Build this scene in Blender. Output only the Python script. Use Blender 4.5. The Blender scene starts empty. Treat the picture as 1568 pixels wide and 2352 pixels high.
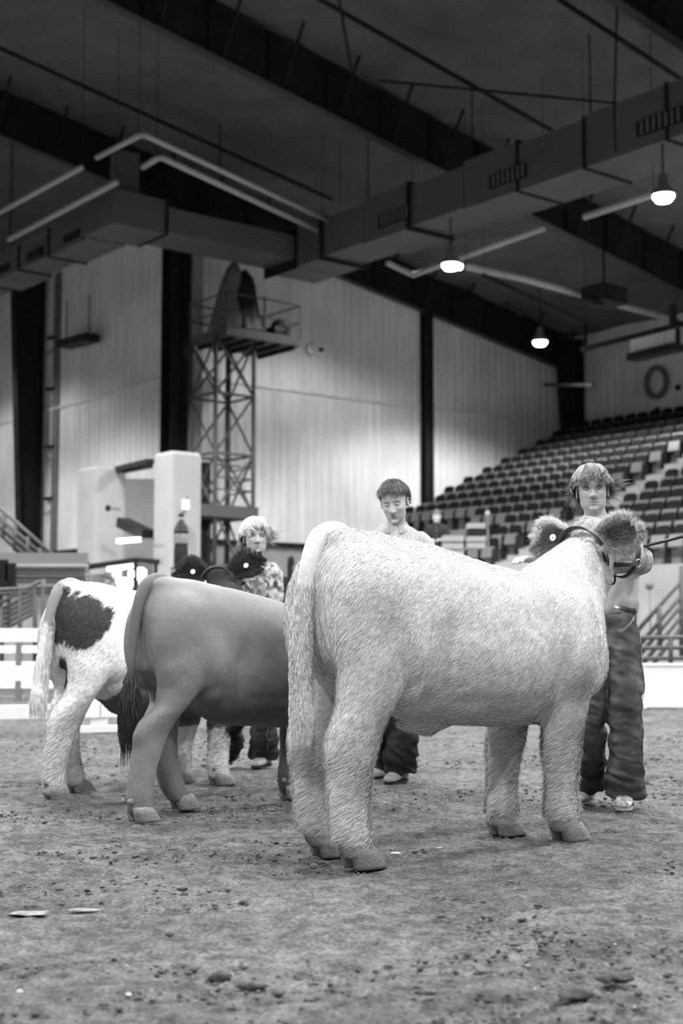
import bpy, math
import numpy as np
from mathutils import Matrix, Vector

# ---------------------------------------------------------------- camera, world, lamps, exposure
F_PX, PITCH, CAM_H = 3140.0, math.atan(274 / 3140), 0.95
SC = bpy.context.scene
COL = SC.collection
cam = bpy.data.objects.new('camera', bpy.data.cameras.new('camera'))
COL.objects.link(cam)
cam.location = (0, 0, CAM_H)
cam.rotation_euler = (math.pi / 2 + PITCH, 0, 0)
cam.data.sensor_fit = 'VERTICAL'
cam.data.sensor_height = 36.0
cam.data.lens = F_PX / 2352 * 36
cam.data.clip_end = 300
cam.data.dof.use_dof = True
cam.data.dof.focus_distance = 6.1
cam.data.dof.aperture_fstop = 2.3
SC.camera = cam

world = bpy.data.worlds.new('world')
world.use_nodes = True
world.node_tree.nodes['Background'].inputs[0].default_value = (0.9, 0.9, 0.9, 1)
world.node_tree.nodes['Background'].inputs[1].default_value = 0.28
SC.world = world
SC.cycles.max_bounces = 6
SC.cycles.diffuse_bounces = 3
SC.cycles.glossy_bounces = 2
SC.cycles.transmission_bounces = 2
SC.cycles.use_adaptive_sampling = True
SC.cycles.adaptive_threshold = 0.03
SC.view_settings.view_transform = 'Standard'
SC.view_settings.look = 'None'
SC.view_settings.gamma = 1.0
SC.view_settings.exposure = 0.0
SC.view_settings.use_curve_mapping = False

AZ = math.radians(51.2)                       # direction of the gable wall
U = np.array([math.sin(AZ), math.cos(AZ), 0.0])
V = np.array([-math.cos(AZ), math.sin(AZ), 0.0])
ANG = math.pi / 2 - AZ
CORNER = np.array([(410 - 784) / F_PX * 36.0, 36.0, 0.0])


def sw(s, w, z):
    """hall coordinates (along the gable, along the hall, up) -> world"""
    return CORNER + U * s + V * w + np.array([0, 0, z])


LAMPS = []
for s in (-21.6, -14.1, -6.6, 0.98, 8.6):
    for w in (-33.3, -27.3, -21.3, -15.2, -9.2, -4.9, 3.5):
        if s == 8.6 and w == -9.2 or s == 0.98 and w == -4.9:
            continue
        LAMPS.append((s, w, 9.0))
LAMPS += [(3.4, -4.8, 10.8), (-4.0, 8.5, 10.2), (8.0, -1.6, 11.0 - .3)][:2]  # unseen fill lamps added to brighten the gable and far walls
for s, w, z in LAMPS:
    ld = bpy.data.lights.new('bay_and_fill_light', 'SPOT')
    ld.energy = 1750 * (.35 if z > 10 else 1)
    ld.spot_size = math.radians(150)
    ld.spot_blend = 0.35
    ld.shadow_soft_size = 0.35
    lo = bpy.data.objects.new('bay_and_fill_light', ld)
    lo.location = sw(s, w, z - 0.25)
    COL.objects.link(lo)

# ---------------------------------------------------------------- helpers


def ray(x, y):
    r = (x - 784) / F_PX
    u = (1176 - y) / F_PX
    return np.array([r, math.cos(PITCH) - u * math.sin(PITCH), math.sin(PITCH) + u * math.cos(PITCH)])


O = np.array([0, 0, CAM_H])


def at(x, y, Y):
    d = ray(x, y)
    return O + d * Y / d[1]


def ground(x, y, z=0.0):
    d = ray(x, y)
    return O + d * (z - CAM_H) / d[2]


def on_w(x, y, w):
    d = ray(x, y)
    P = O + d * (w - (O - CORNER) @ V) / (d @ V)
    q = P - CORNER
    return q @ U, w, P[2]


def on_s(x, y, s):
    d = ray(x, y)
    P = O + d * (s - (O - CORNER) @ U) / (d @ U)
    q = P - CORNER
    return s, q @ V, P[2]


def on_z(x, y, z):
    q = ground(x, y, z) - CORNER
    return q @ U, q @ V, z


# vectorised value noise
_rs = np.random.RandomState(7)
_perm = _rs.permutation(4096)
_val = _rs.rand(4096) * 2 - 1


def vnoise(p):
    p = np.asarray(p, float)
    i = np.floor(p).astype(np.int64)
    f = p - i
    f = f * f * (3 - 2 * f)
    out = 0
    for dx in (0, 1):
        for dy in (0, 1):
            for dz in (0, 1):
                h = _perm[(_perm[(_perm[(i[:, 0] + dx) & 4095] + i[:, 1] + dy) & 4095] + i[:, 2] + dz) & 4095]
                wgt = (f[:, 0] if dx else 1 - f[:, 0]) * (f[:, 1] if dy else 1 - f[:, 1]) * (f[:, 2] if dz else 1 - f[:, 2])
                out = out + wgt * _val[h]
    return out


def fbm(p, n=4):
    a, o = 1.0, 0
    for k in range(n):
        o = o + a * vnoise(p * 2 ** k + 17.3 * k)
        a *= 0.5
    return o


def sstep(a, b, x):
    t = np.clip((x - a) / (b - a), 0, 1)
    return t * t * (3 - 2 * t)


class MB:
    """collects geometry in world coordinates, then makes ONE mesh"""

    def __init__(s):
        s.v, s.f, s.n = [], [], 0

    def add(s, v, f):
        v = np.asarray(v, float).reshape(-1, 3)
        s.v.append(v)
        s.f += [tuple(int(i) + s.n for i in q) for q in f]
        s.n += len(v)
        return s

    def hex(s, p):      # 8 corners, bottom 4 then top 4
        return s.add(p, [(0, 3, 2, 1), (4, 5, 6, 7), (0, 1, 5, 4), (1, 2, 6, 5), (2, 3, 7, 6), (3, 0, 4, 7)])

    def box(s, s0, s1, w0, w1, z0, z1):      # in hall coordinates
        s0, s1 = sorted((s0, s1)); w0, w1 = sorted((w0, w1)); z0, z1 = sorted((z0, z1))
        return s.hex([sw(a, b, c) for c in (z0, z1) for a, b in ((s0, w0), (s1, w0), (s1, w1), (s0, w1))])

    def bar(s, a, b, w, h=None, up=(0, 0, 1)):
        a, b = np.array(a, float), np.array(b, float)
        h = h or w
        d = (b - a) / np.linalg.norm(b - a)
        x = np.cross(d, up)
        if np.linalg.norm(x) < 1e-3:
            x = np.cross(d, (1, 0, 0))
        x /= np.linalg.norm(x)
        y = np.cross(x, d)
        c = [(-w / 2, -h / 2), (w / 2, -h / 2), (w / 2, h / 2), (-w / 2, h / 2)]
        return s.hex([q + x * i + y * j for q in (a, b) for i, j in c])

    def tube(s, pts, r, n=8, cap=True):
        pts = [np.array(q, float) for q in pts]
        rr = list(r) if hasattr(r, '__len__') else [r] * len(pts)
        st = []
        ref = None
        for k, q in enumerate(pts):
            d = pts[min(k + 1, len(pts) - 1)] - pts[max(k - 1, 0)]
            d = d / (np.linalg.norm(d) + 1e-12)
            if ref is None:
                ref = np.array([0, 0, 1.0]) if abs(d[2]) < 0.9 else np.array([1.0, 0, 0])
            x = np.cross(d, ref)
            x /= np.linalg.norm(x) + 1e-12
            y = np.cross(x, d)
            ref = y
            st.append((q, x * rr[k], y * rr[k]))
        return s.loft(st, n)

    def loft(s, st, n=16, e=2.0):
        t = np.arange(n) / n * 2 * math.pi
        c, q = np.cos(t), np.sin(t)
        c = np.sign(c) * np.abs(c) ** (2 / e)
        q = np.sign(q) * np.abs(q) ** (2 / e)
        v = []
        for (o, a, b) in st:
            v.append(np.array(o)[None] + c[:, None] * np.array(a)[None] + q[:, None] * np.array(b)[None])
        v = np.concatenate(v + [np.array([st[0][0], st[-1][0]])])
        m = len(st)
        f = [(k * n + i, k * n + (i + 1) % n, (k + 1) * n + (i + 1) % n, (k + 1) * n + i) for k in range(m - 1) for i in range(n)]
        A, B = m * n, m * n + 1
        f += [(A, (i + 1) % n, i) for i in range(n)]
        f += [(B, (m - 1) * n + i, (m - 1) * n + (i + 1) % n) for i in range(n)]
        # outward orientation
        if np.dot(np.cross(np.array(st[0][1]), np.array(st[0][2])), np.array(st[-1][0]) - np.array(st[0][0])) < 0:
            f = [q[::-1] for q in f]
        return s.add(v, f)

    def ell(s, c, r, R=None, n=14, m=9):
        th = np.linspace(0, math.pi, m + 1)[1:-1]
        ph = np.arange(n) / n * 2 * math.pi
        v = [np.array([math.sin(t) * math.cos(p), math.sin(t) * math.sin(p), math.cos(t)]) for t in th for p in ph]
        v = np.array(v + [[0, 0, 1], [0, 0, -1]]) * np.array(r)
        if R is not None:
            v = v @ np.array(R).T
        v = v + np.array(c)
        f = [(k * n + i, (k + 1) * n + i, (k + 1) * n + (i + 1) % n, k * n + (i + 1) % n) for k in range(m - 2) for i in range(n)]
        T, B = (m - 1) * n, (m - 1) * n + 1
        f += [(T, i, (i + 1) % n) for i in range(n)] + [(B, (m - 2) * n + (i + 1) % n, (m - 2) * n + i) for i in range(n)]
        return s.add(v, f)

    def lathe(s, c, prof, n=16, R=None):
        st = [(np.array(c) + np.array([0, 0, z]), np.array([r, 0, 0]), np.array([0, r, 0])) for r, z in prof]
        if R is not None:
            R = np.array(R)
            st = [(np.array(c) + R @ np.array([0, 0, z]), R @ np.array([r, 0, 0]), R @ np.array([0, r, 0])) for r, z in prof]
        return s.loft(st, n)

    def arr(s):
        return np.concatenate(s.v), s.f

    def build(s, name, mat, parent=None, smooth=False, frame=None):
        v, f = s.arr()
        return make(name, v, f, mat, parent, smooth, frame)


def mesh_from(name, v, f):
    me = bpy.data.meshes.new(name)
    v = np.ascontiguousarray(v, dtype=np.float32)
    if isinstance(f, np.ndarray):
        nf, k = f.shape
        me.vertices.add(len(v)); me.vertices.foreach_set('co', v.ravel())
        me.loops.add(nf * k); me.loops.foreach_set('vertex_index', f.ravel().astype(np.int32))
        me.polygons.add(nf)
        me.polygons.foreach_set('loop_start', (np.arange(nf) * k).astype(np.int32))
        me.update(calc_edges=True)
    else:
        me.from_pydata(v.tolist(), [], f)
        me.update()
    return me


def make(name, v, f, mat, parent=None, smooth=False, frame=None, col=None):
    """frame: (origin, rotz) of a top-level mesh; a child takes its parent's"""
    v = np.asarray(v, float)
    if parent is not None:
        o, a = parent['_o'], parent['_a']
        o = np.array(o)
    else:
        if frame is None:
            o = np.array([v[:, 0].mean(), v[:, 1].mean(), v[:, 2].min()]); a = 0.0
        elif len(frame) == 1:
            a = frame[0]
            o = np.array([v[:, 0].mean(), v[:, 1].mean(), v[:, 2].min()])
        else:
            o, a = np.array(frame[0], float), frame[1]
    q = v - o
    ca, sa = math.cos(-a), math.sin(-a)
    q = np.stack([q[:, 0] * ca - q[:, 1] * sa, q[:, 0] * sa + q[:, 1] * ca, q[:, 2]], 1)
    me = mesh_from(name, q, f)
    if smooth:
        me.polygons.foreach_set('use_smooth', np.ones(len(me.polygons), bool))
    if col is not None:
        at_ = me.color_attributes.new('Col', 'FLOAT_COLOR', 'POINT')
        c = np.ones((len(v), 4), np.float32)
        c[:, :3] = np.asarray(col, np.float32)[:, None]
        at_.data.foreach_set('color', c.ravel())
    me.materials.append(mat)
    ob = bpy.data.objects.new(name, me)
    COL.objects.link(ob)
    ob['_o'], ob['_a'] = [float(i) for i in o], float(a)
    if parent is not None:
        ob.parent = parent
    else:
        ob.location = o
        ob.rotation_euler = (0, 0, a)
    return ob


def thing(name, label, cat, o, a=0.0, group=None):
    e = bpy.data.objects.new(name, None)
    COL.objects.link(e)
    e.location = [float(i) for i in o]
    e.rotation_euler = (0, 0, a)
    e.empty_display_size = 0.1
    e['_o'], e['_a'] = [float(i) for i in o], float(a)
    return tag(e, label, cat, group)


def tag(o, label=None, cat=None, group=None, kind=None):
    if label: o['label'] = label
    if cat: o['category'] = cat
    if group: o['group'] = group
    if kind: o['kind'] = kind
    return o


def structure(o, label=None):
    o['kind'] = 'structure'
    if label: o['label'] = label
    return o


# ---------------------------------------------------------------- materials (the photograph is black and white)
MATS = {}


def mat(name, g, rough=0.8, spec=0.3, metal=0.0, emit=0.0, col=False, noise=None, bump=None, stripes=None, coat=0):
    if name in MATS:
        return MATS[name]
    m = bpy.data.materials.new(name)
    m.use_nodes = True
    nt = m.node_tree
    b = nt.nodes['Principled BSDF']
    b.inputs['Base Color'].default_value = (g, g, g, 1)
    b.inputs['Roughness'].default_value = rough
    b.inputs['Specular IOR Level'].default_value = spec
    b.inputs['Metallic'].default_value = metal
    if coat:
        b.inputs['Sheen Weight'].default_value = coat
    L = nt.links.new
    tc = nt.nodes.new('ShaderNodeTexCoord')
    src = None
    if col:
        a = nt.nodes.new('ShaderNodeAttribute'); a.attribute_name = 'Col'
        src = a.outputs['Color']
        if g != 1:
            mx = nt.nodes.new('ShaderNodeMix'); mx.data_type = 'RGBA'; mx.blend_type = 'MULTIPLY'
            mx.inputs[0].default_value = 1
            L(src, mx.inputs[6]); mx.inputs[7].default_value = (g, g, g, 1)
            src = mx.outputs[2]
    for nz in (noise or []):      # (scale, amount, detail, (sx,sy,sz))
        n = nt.nodes.new('ShaderNodeTexNoise')
        mp = nt.nodes.new('ShaderNodeMapping')
        mp.inputs['Scale'].default_value = nz[3] if len(nz) > 3 else (1, 1, 1)
        L(tc.outputs['Object'], mp.inputs[0]); L(mp.outputs[0], n.inputs['Vector'])
        n.inputs['Scale'].default_value = nz[0]
        n.inputs['Detail'].default_value = nz[2]
        r = nt.nodes.new('ShaderNodeMapRange')
        r.inputs[1].default_value = 0.3; r.inputs[2].default_value = 0.7
        r.inputs[3].default_value = 1 - nz[1]; r.inputs[4].default_value = 1 + nz[1]
        L(n.outputs[0], r.inputs[0])
        mx = nt.nodes.new('ShaderNodeMix'); mx.data_type = 'RGBA'; mx.blend_type = 'MULTIPLY'
        mx.inputs[0].default_value = 1
        if src is None:
            mx.inputs[6].default_value = (g, g, g, 1)
        else:
            L(src, mx.inputs[6])
        L(r.outputs[0], mx.inputs[7])
        src = mx.outputs[2]
    if src is not None:
        L(src, b.inputs['Base Color'])
    if bump:                      # (scale, distance, detail, stretch)
        n = nt.nodes.new('ShaderNodeTexNoise')
        mp = nt.nodes.new('ShaderNodeMapping')
        mp.inputs['Scale'].default_value = bump[3] if len(bump) > 3 else (1, 1, 1)
        L(tc.outputs['Object'], mp.inputs[0]); L(mp.outputs[0], n.inputs['Vector'])
        n.inputs['Scale'].default_value = bump[0]; n.inputs['Detail'].default_value = bump[2]
        bp = nt.nodes.new('ShaderNodeBump')
        bp.inputs['Distance'].default_value = bump[1]
        L(n.outputs[0], bp.inputs['Height']); L(bp.outputs[0], b.inputs['Normal'])
    if emit:
        b.inputs['Emission Color'].default_value = (1, 1, 1, 1)
        b.inputs['Emission Strength'].default_value = emit
    MATS[name] = m
    return m


M_DIRT = mat('dirt', 0.14, 0.95, 0.15, noise=[(1.3, .22, 5), (14, .45, 8), (70, .45, 4)], bump=(90, 0.02, 8))
M_CLOD = mat('dirt_clods', 0.085, 0.95, 0.1, noise=[(30, .4, 3)])  # darker than the dirt: small clod shadows put into the colour
M_WALL = mat('ribbed_metal_wall', 0.78, 0.55, 0.4, noise=[(0.5, .16, 3), (6, .10, 3, (1, 1, .06))])
M_WALL2 = mat('pale_block', 0.38, 0.8, 0.2, noise=[(2, .05, 3)])
M_CONC = mat('concrete', 0.36, 0.85, 0.2, noise=[(1.5, .12, 6)])
M_STEEL = mat('dark_steel', 0.018, 0.7, 0.15, noise=[(3, .3, 3)])
M_STEEL2 = mat('grey_steel', 0.16, 0.55, 0.4)
M_FLANGE = mat('flange_steel', 0.045, 0.5, 0.4)
M_CEIL = mat('ceiling_lining', 0.13, 0.9, 0.1, noise=[(0.35, .18, 4), (1.6, .12, 3)])
M_DUCT = mat('duct_sheet', 0.10, 0.6, 0.3, noise=[(1.2, .1, 3)])
M_PIPE = mat('pale_pipe', 0.42, 0.4, 0.5)
M_TOWER = mat('tower_steel', 0.09, 0.6, 0.3)
M_BLACK = mat('black_paint', 0.015, 0.5, 0.3)
M_WHITE = mat('white_paint', 0.72, 0.45, 0.4, noise=[(8, .04, 4)])
M_LAMP = mat('lamp_glow', 1, emit=14)
M_STRIP = mat('strip_light_glow', 1, emit=4)
M_SEAT = mat('dark_seat_plastic', 0.012, 0.6, 0.1)
M_PAN = mat('seat_pan_plastic', 0.17, 0.35, 0.5)
M_RAIL = mat('rail_paint', 0.07, 0.5, 0.4)
M_RAIL2 = mat('grey_rail_paint', 0.06, 0.5, 0.4)
M_SKIN = mat('skin', 1.0, 0.5, 0.35, col=True)
M_COAT = mat('coat_skin', 1.0, 0.85, 0.12, col=True, noise=[(60, .1, 3)])
M_SLEEK = mat('sleek_coat', 1.0, 0.55, 0.3, col=True, noise=[(160, .12, 2, (1, 1, .4))], bump=(220, .002, 2))
M_FUR = mat('fur', 1.0, 0.7, 0.15, col=True)
M_HAIR = mat('hair_strands', 1.0, 0.45, 0.4, col=True)
M_HOOF = mat('hoof_horn', 0.22, 0.55, 0.3, noise=[(40, .35, 4, (1, 1, 4))])
M_TAG = mat('ear_tag_plastic', 0.9, 0.4, 0.4)
M_LEATHER = mat('black_leather', 0.02, 0.4, 0.5)
M_METAL = mat('chrome', 0.7, 0.25, 0.5, metal=1.0)
M_DENIM = mat('denim', 1.0, 0.85, 0.15, col=True, noise=[(350, .25, 2), (14, .2, 4), (5, .3, 2, (1, 1, .5))], bump=(6, .045, 2, (1, 1, 1.5)))
M_STITCH = mat('stitching', 0.6, 0.8, 0.1)
M_EYE = mat('eye_white', 0.42, 0.2, 0.5)
M_IRIS = mat('iris', 0.02, 0.15, 0.6)

# ================================================================ the hall
ZR = lambda s: 11.16 - 0.164 * (s - 5.745)          # underside of the rafters
ZC = lambda s: ZR(s) + 1.36                         # lining
S_EAVE = 15.6


# ---- floor: one dirt surface, finer near the animals
def build_floor():
    ys = np.concatenate([np.arange(-12, 1.6, 0.8), np.arange(1.6, 9.2, 0.022), np.arange(9.2, 20, 0.1), np.arange(20, 60, 1.2)])
    xs = np.concatenate([np.arange(-34, -5, 1.2), np.arange(-5, -2.6, 0.08), np.arange(-2.6, 2.9, 0.022), np.arange(2.9, 6, 0.08), np.arange(6, 34, 1.2)])
    X, Y = np.meshgrid(xs, ys)
    P = np.stack([X.ravel(), Y.ravel(), np.zeros(X.size)], 1)
    h = 0.014 * fbm(P * np.array([1.1, 1.4, 1]), 3)
    h += 0.008 * fbm(P * np.array([5, 8, 1]) + 9, 4)
    r = 1 - np.abs(fbm(P * np.array([3.5, 6, 1]) + 31, 3))
    h += 0.010 * np.clip(r - 0.55, 0, 1)
    pit = fbm(P * np.array([9, 14, 1]) + 77, 2)
    h -= 0.030 * np.clip(pit - 0.55, 0, 1)
    lump = fbm(P * np.array([22, 30, 1]) + 55, 2)
    h += 0.020 * np.clip(lump - 0.35, 0, 1)
    h -= 0.012
    P[:, 2] = np.clip(h, -0.04, 0.02)
    ny, nx = X.shape
    i = np.arange((ny - 1) * (nx - 1)); a = (i // (nx - 1)) * nx + i % (nx - 1)
    f = np.stack([a, a + 1, a + nx + 1, a + nx], 1)
    structure(make('floor', P, f, M_DIRT, smooth=True), 'grey raked dirt floor of the show arena')


build_floor()


# ---- ceiling lining, in folded strips between purlins
def build_ceiling():
    v, f = [], []
    S = np.concatenate([np.arange(-34, S_EAVE, 0.5), [S_EAVE]])
    Wd = np.arange(-46, 16, 0.25)
    for w in Wd:
        for s in S:
            z = ZC(s) if s > -22 else ZC(-22) - 0.164 * (-22 - s)
            sag = -0.17 * abs(math.sin(math.pi * s / 2.6))
            v.append(sw(s, w, z + sag + 0.03 * math.sin(w * 2.1)))
    n = len(S)
    for k in range(len(Wd) - 1):
        for i in range(n - 1):
            f.append((k * n + i, k * n + i + 1, (k + 1) * n + i + 1, (k + 1) * n + i))
    structure(make('ceiling', v, f, M_CEIL, frame=(ANG,)), 'dark insulated roof lining with soft folds')


build_ceiling()


def ribbed(name, a, b, z0, ztop, mat_, pitch=0.3, label=None, depth=0.018):
    """vertical ribbed sheet from a=(s,w) to b; ztop is a function of s"""
    a, b = np.array(a, float), np.array(b, float)
    Lw = np.linalg.norm(b - a); d = (b - a) / Lw; nrm = np.array([-d[1], d[0]])
    v, f = [], []
    k = 0; t = 0
    prof = []
    while t < Lw:
        for dt, dn in ((0, 0), (pitch * .55, 0), (pitch * .65, depth), (pitch * .9, depth)):
            if t + dt <= Lw: prof.append((t + dt, dn))
        t += pitch
    prof.append((Lw, 0))
    for t, dn in prof:
        q = a + d * t + nrm * dn
        v += [sw(q[0], q[1], z0), sw(q[0], q[1], ztop(q[0]))]
    for i in range(len(prof) - 1):
        f.append((2 * i, 2 * i + 2, 2 * i + 3, 2 * i + 1))
    m = MB(); m.add(v, f)
    # backing slab so that the wall has thickness
    q0, q1 = a - nrm * .25 * 0, b
    return structure(m.build(name, mat_, frame=(ANG,)), label)


ribbed('wall_back', (0, 0), (S_EAVE, 0), 3.35, lambda s: ZC(s), M_WALL, label='pale ribbed metal gable wall behind the tower')
ribbed('wall_right', (S_EAVE, 0.1), (S_EAVE, -34), 0, lambda s: ZC(S_EAVE) + .1, M_WALL, label='pale ribbed side wall above the bleachers')
ribbed('wall_left', (0, 13), (0, 0), 3.3, lambda s: 13.3, M_WALL, label='pale ribbed wall running away behind the tapered column')
ribbed('wall_far', (-22, 13.0), (0.0, 13.0), 0, lambda s: ZC(s), M_WALL, label='bright far wall at the left edge')
m = MB(); m.box(0, 12, .02, .35, 0, 3.35); structure(m.build('wall_base', M_CONC, frame=(ANG,)), 'smooth concrete base of the gable wall')
m = MB(); m.box(-.02, .3, .3, 13, 0, 3.3); structure(m.build('wall_base_left', M_CONC, frame=(ANG,)), 'smooth concrete base of the left wall')
m = MB(); m.box(0, S_EAVE, -.09, 0, 3.3, 3.42); structure(m.build('trim_1', M_STEEL, frame=(ANG,)), 'dark sill line under the ribbed gable wall')
m = MB(); m.box(-.09, 0, 0, 13, 3.25, 3.38); structure(m.build('trim_2', M_STEEL, frame=(ANG,)), 'dark sill line under the ribbed left wall')
m = MB(); m.box(0.1, S_EAVE, -.05, 0, 7.72, 7.80); structure(m.build('trim_3', M_WALL, frame=(ANG,)), 'thin sheet lap across the gable wall')
m = MB(); m.box(-.05, 0, 0.1, 13, 7.74, 7.81); structure(m.build('trim_4', M_WALL, frame=(ANG,)), 'thin sheet lap across the left wall')
# a deep box trim where the two walls meet
m = MB(); m.box(.0, .26, -.66, -.42, 1.2, 11.9); structure(m.build('trim_5', M_WALL2, frame=(ANG,)), 'pale corner post beside the dark column')


def rafter(w, s0, s1, label, flange=.22):
    o = sw((s0 + s1) / 2, w, ZR((s0 + s1) / 2))
    t = thing('roof_rafter', label, 'rafter', o, ANG, 'dark steel roof rafters')

    def slab(name, wa, wb, dz0, dz1, mt):
        q = MB()
        q.hex([sw(s0, wa, ZR(s0) + dz0), sw(s1, wa, ZR(s1) + dz0), sw(s1, wb, ZR(s1) + dz0), sw(s0, wb, ZR(s0) + dz0),
               sw(s0, wa, ZR(s0) + dz1), sw(s1, wa, ZR(s1) + dz1), sw(s1, wb, ZR(s1) + dz1), sw(s0, wb, ZR(s0) + dz1)])
        q.build(name, mt, t)
    slab('web', w - .02, w + .02, 0.03, 1.13, M_STEEL)
    slab('bottom_flange', w - flange / 2, w + flange / 2, 0, .03, M_FLANGE)
    slab('top_flange', w - flange / 2, w + flange / 2, 1.13, 1.16, M_STEEL)
    s = s0 + 1.2
    while s < s1 - .5:
        q = MB(); q.box(s - .01, s + .01, w - flange / 2, w + flange / 2, ZR(s) + .03, ZR(s) + 1.12)
        q.build('stiffener', M_STEEL, t)
        q = MB(); q.bar(sw(s + .4, w - .03, ZR(s + .4) + .12), sw(s + .4, w - .75, ZC(s + .4) - .06), .05)
        q.build('flange_brace', M_STEEL, t)
        q = MB(); q.bar(sw(s + .4, w + .03, ZR(s + .4) + .12), sw(s + .4, w + .75, ZC(s + .4) - .06), .05)
        q.build('flange_brace', M_STEEL, t)
        s += 1.55
    return t


rafter(-.2, -21, S_EAVE - .75, 'dark roof rafter along the top of the gable wall')
rafter(-7.75, -21, S_EAVE - .75, 'dark roof rafter crossing above the duct, second from the gable wall')
rafter(-15.4, -21, S_EAVE - .75, 'dark roof rafter at the upper right corner, nearest the camera')


def tapered_column(s_out, w, z0, ztop, wb, wt, label, dirn=-1, face='s'):
    """web lies along s; outer edge fixed at s_out, inner edge tapers"""
    t = thing('tapered_column', label, 'column', sw(s_out, w, z0), ANG)
    def P(a, b, z): return sw(a, b, z)
    def slab(name, e0b, e1b, e0t, e1t, wa, wb_, mt):
        q = MB()
        q.hex([P(e0b, wa, z0), P(e1b, wa, z0), P(e1b, wb_, z0), P(e0b, wb_, z0), P(e0t, wa, ztop), P(e1t, wa, ztop), P(e1t, wb_, ztop), P(e0t, wb_, ztop)])
        q.build(name, mt, t)
    ib, it = s_out + dirn * wb, s_out + dirn * wt
    slab('web', ib, s_out, it, s_out, w - .02, w + .02, M_STEEL)
    slab('flange', ib - .02, ib + .02, it - .02, it + .02, w - .17, w + .17, M_STEEL)
    slab('flange', s_out - .02, s_out + .02, s_out - .02, s_out + .02, w - .17, w + .17, M_STEEL)
    return t


tapered_column(S_EAVE - .1, -.35, 2.5, ZC(S_EAVE) - .15, .45, 1.0, 'dark tapered steel column in the corner behind the bleachers')
t = tapered_column(-.15, 7.9, 3.2, 12.1, .62, 1.02, 'dark tapered steel column by the left wall with short brackets')
for z in (5.0, 6.6, 8.4, 10.0):
    q = MB(); q.bar(sw(-.15, 7.55, z), sw(.3, 6.2, z), .07, .10); q.build('bracket', M_STEEL, t)
    q = MB(); q.bar(sw(-.15, 7.55, z - .5), sw(.2, 6.6, z - .05), .04, .04); q.build('bracket', M_STEEL2, t)
q = MB(); q.box(-.05, .05, 6.9, 7.3, 3.3, 12.0); q.build('conduit_channel', M_STEEL2, t)


def wall_column(s0, s1, w0, w1, z0, z1, label):
    t = thing('wall_column', label, 'column', sw((s0 + s1) / 2, w0, z0), ANG)
    q = MB(); q.box(s0, s1, w0, w0 + .03, z0, z1); q.build('flange', M_STEEL, t)
    q = MB(); q.box(s0, s1, w1 - .03, w1, z0, z1); q.build('flange', M_STEEL, t)
    c = (s0 + s1) / 2
    q = MB(); q.box(c - .06, c + .06, w0, w1, z0, z1); q.build('web', M_BLACK, t)
    return t


s_c = on_w(972, 1000, 0)[0]
wall_column(s_c - .14, s_c + .14, -.32, -.04, 3.4, ZR(s_c) + .02, 'narrow dark column in the middle of the gable wall')
wall_column(-.62, -.06, -.55, 0, 1.5, ZR(0) - .1, 'wide dark column at the wall corner, left of the tower')

# ---- bracing rods on the bright left wall
t = thing('cross_brace', 'thin crossed bracing rods on the bright wall at the far left', 'brace', sw(-3, 12.8, 3.5), ANG)
for a, b in (((-6.3, 12.8, 4.2), (-1.0, 12.8, 8.4)), ((-6.3, 12.8, 8.8), (-1.0, 12.8, 4.3))):
    q = MB(); q.bar(sw(*a), sw(*b), .09); q.build('rod', M_STEEL2, t)

# ---- the long duct
T_ = thing('air_duct', 'long square grey air duct hung under the roof, turning twice', 'duct', sw(1.5, -3, 10), ANG)


def duct_piece(s0, s1, w0, w1, z0, z1, name='duct_section'):
    q = MB(); q.box(s0, s1, w0, w1, z0, z1); return q.build(name, M_DUCT, T_)


def joint(s0, s1, w0, w1, z0, z1):
    q = MB(); q.box(s0, s1, w0, w1, z0, z1); q.build('joint_band', M_STEEL, T_)


ws = [-3.0, -5.0, -6.6, -8.2, -10.0, -11.6, -13.4, -15.4, -17.4, -19.4, -21.4]
for i in range(len(ws) - 1):
    g = .0 if i > 4 else .06 * (i % 2)
    a, b = .85 + g, 2.2 - g
    zt = 11.05 if i != 5 else 10.98
    duct_piece(a, b, ws[i + 1] + .02, ws[i], 10.0 + g, zt - g)
    joint(.80 + g, 2.25 - g, ws[i + 1] - .02, ws[i + 1] + .03, 9.96 + g, zt + .03 - g)
for wa in (-7.3, -10.9, -14.8):      # grilles on the visible side
    t2 = MB(); t2.box(.80, .84, wa - .95, wa + .1, 10.22, 10.52); gr = t2.build('grille_frame', M_STEEL, T_)
    for k in range(7):
        q = MB(); q.box(.78, .81, wa - .9 + k * .14, wa - .86 + k * .14, 10.24, 10.5); q.build('grille_blade', M_STEEL2, T_)
duct_piece(-2.9, .85, -3.95, -2.75, 10.2, 10.8)
duct_piece(.85, 2.2, -4.0, -3.0, 9.99, 11.04, 'duct_elbow')
joint(.80, .85, -4.03, -2.67, 9.95, 11.0)
duct_piece(-4.3, -2.9, -3.95, -2.6, 10.15, 10.95, 'duct_elbow')
joint(-2.93, -2.87, -4.0, -2.67, 10.12, 10.98)
q = MB(); q.box(-3.7, -3.2, -3.2, -2.7, 10.95, 12.2); q.build('riser', M_DUCT, T_)
wl = [-2.6, -.6, 1.2, 3.0, 5.0, 7.0, 9.0, 11.0]
for i in range(len(wl) - 1):
    g = .07 * (i % 2)
    duct_piece(-4.2 + g, -3.2 - g, wl[i], wl[i + 1] - .03, 10.12 + g, 10.8 - g)
    joint(-4.24 + g, -3.16 - g, wl[i + 1] - .04, wl[i + 1] + .02, 10.09 + g, 10.83 - g)
    q = MB(); q.box(-4.23, -4.16, wl[i] + .4, wl[i] + 1.2, 10.25, 10.45); q.build('grille_frame', M_STEEL, T_)
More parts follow.
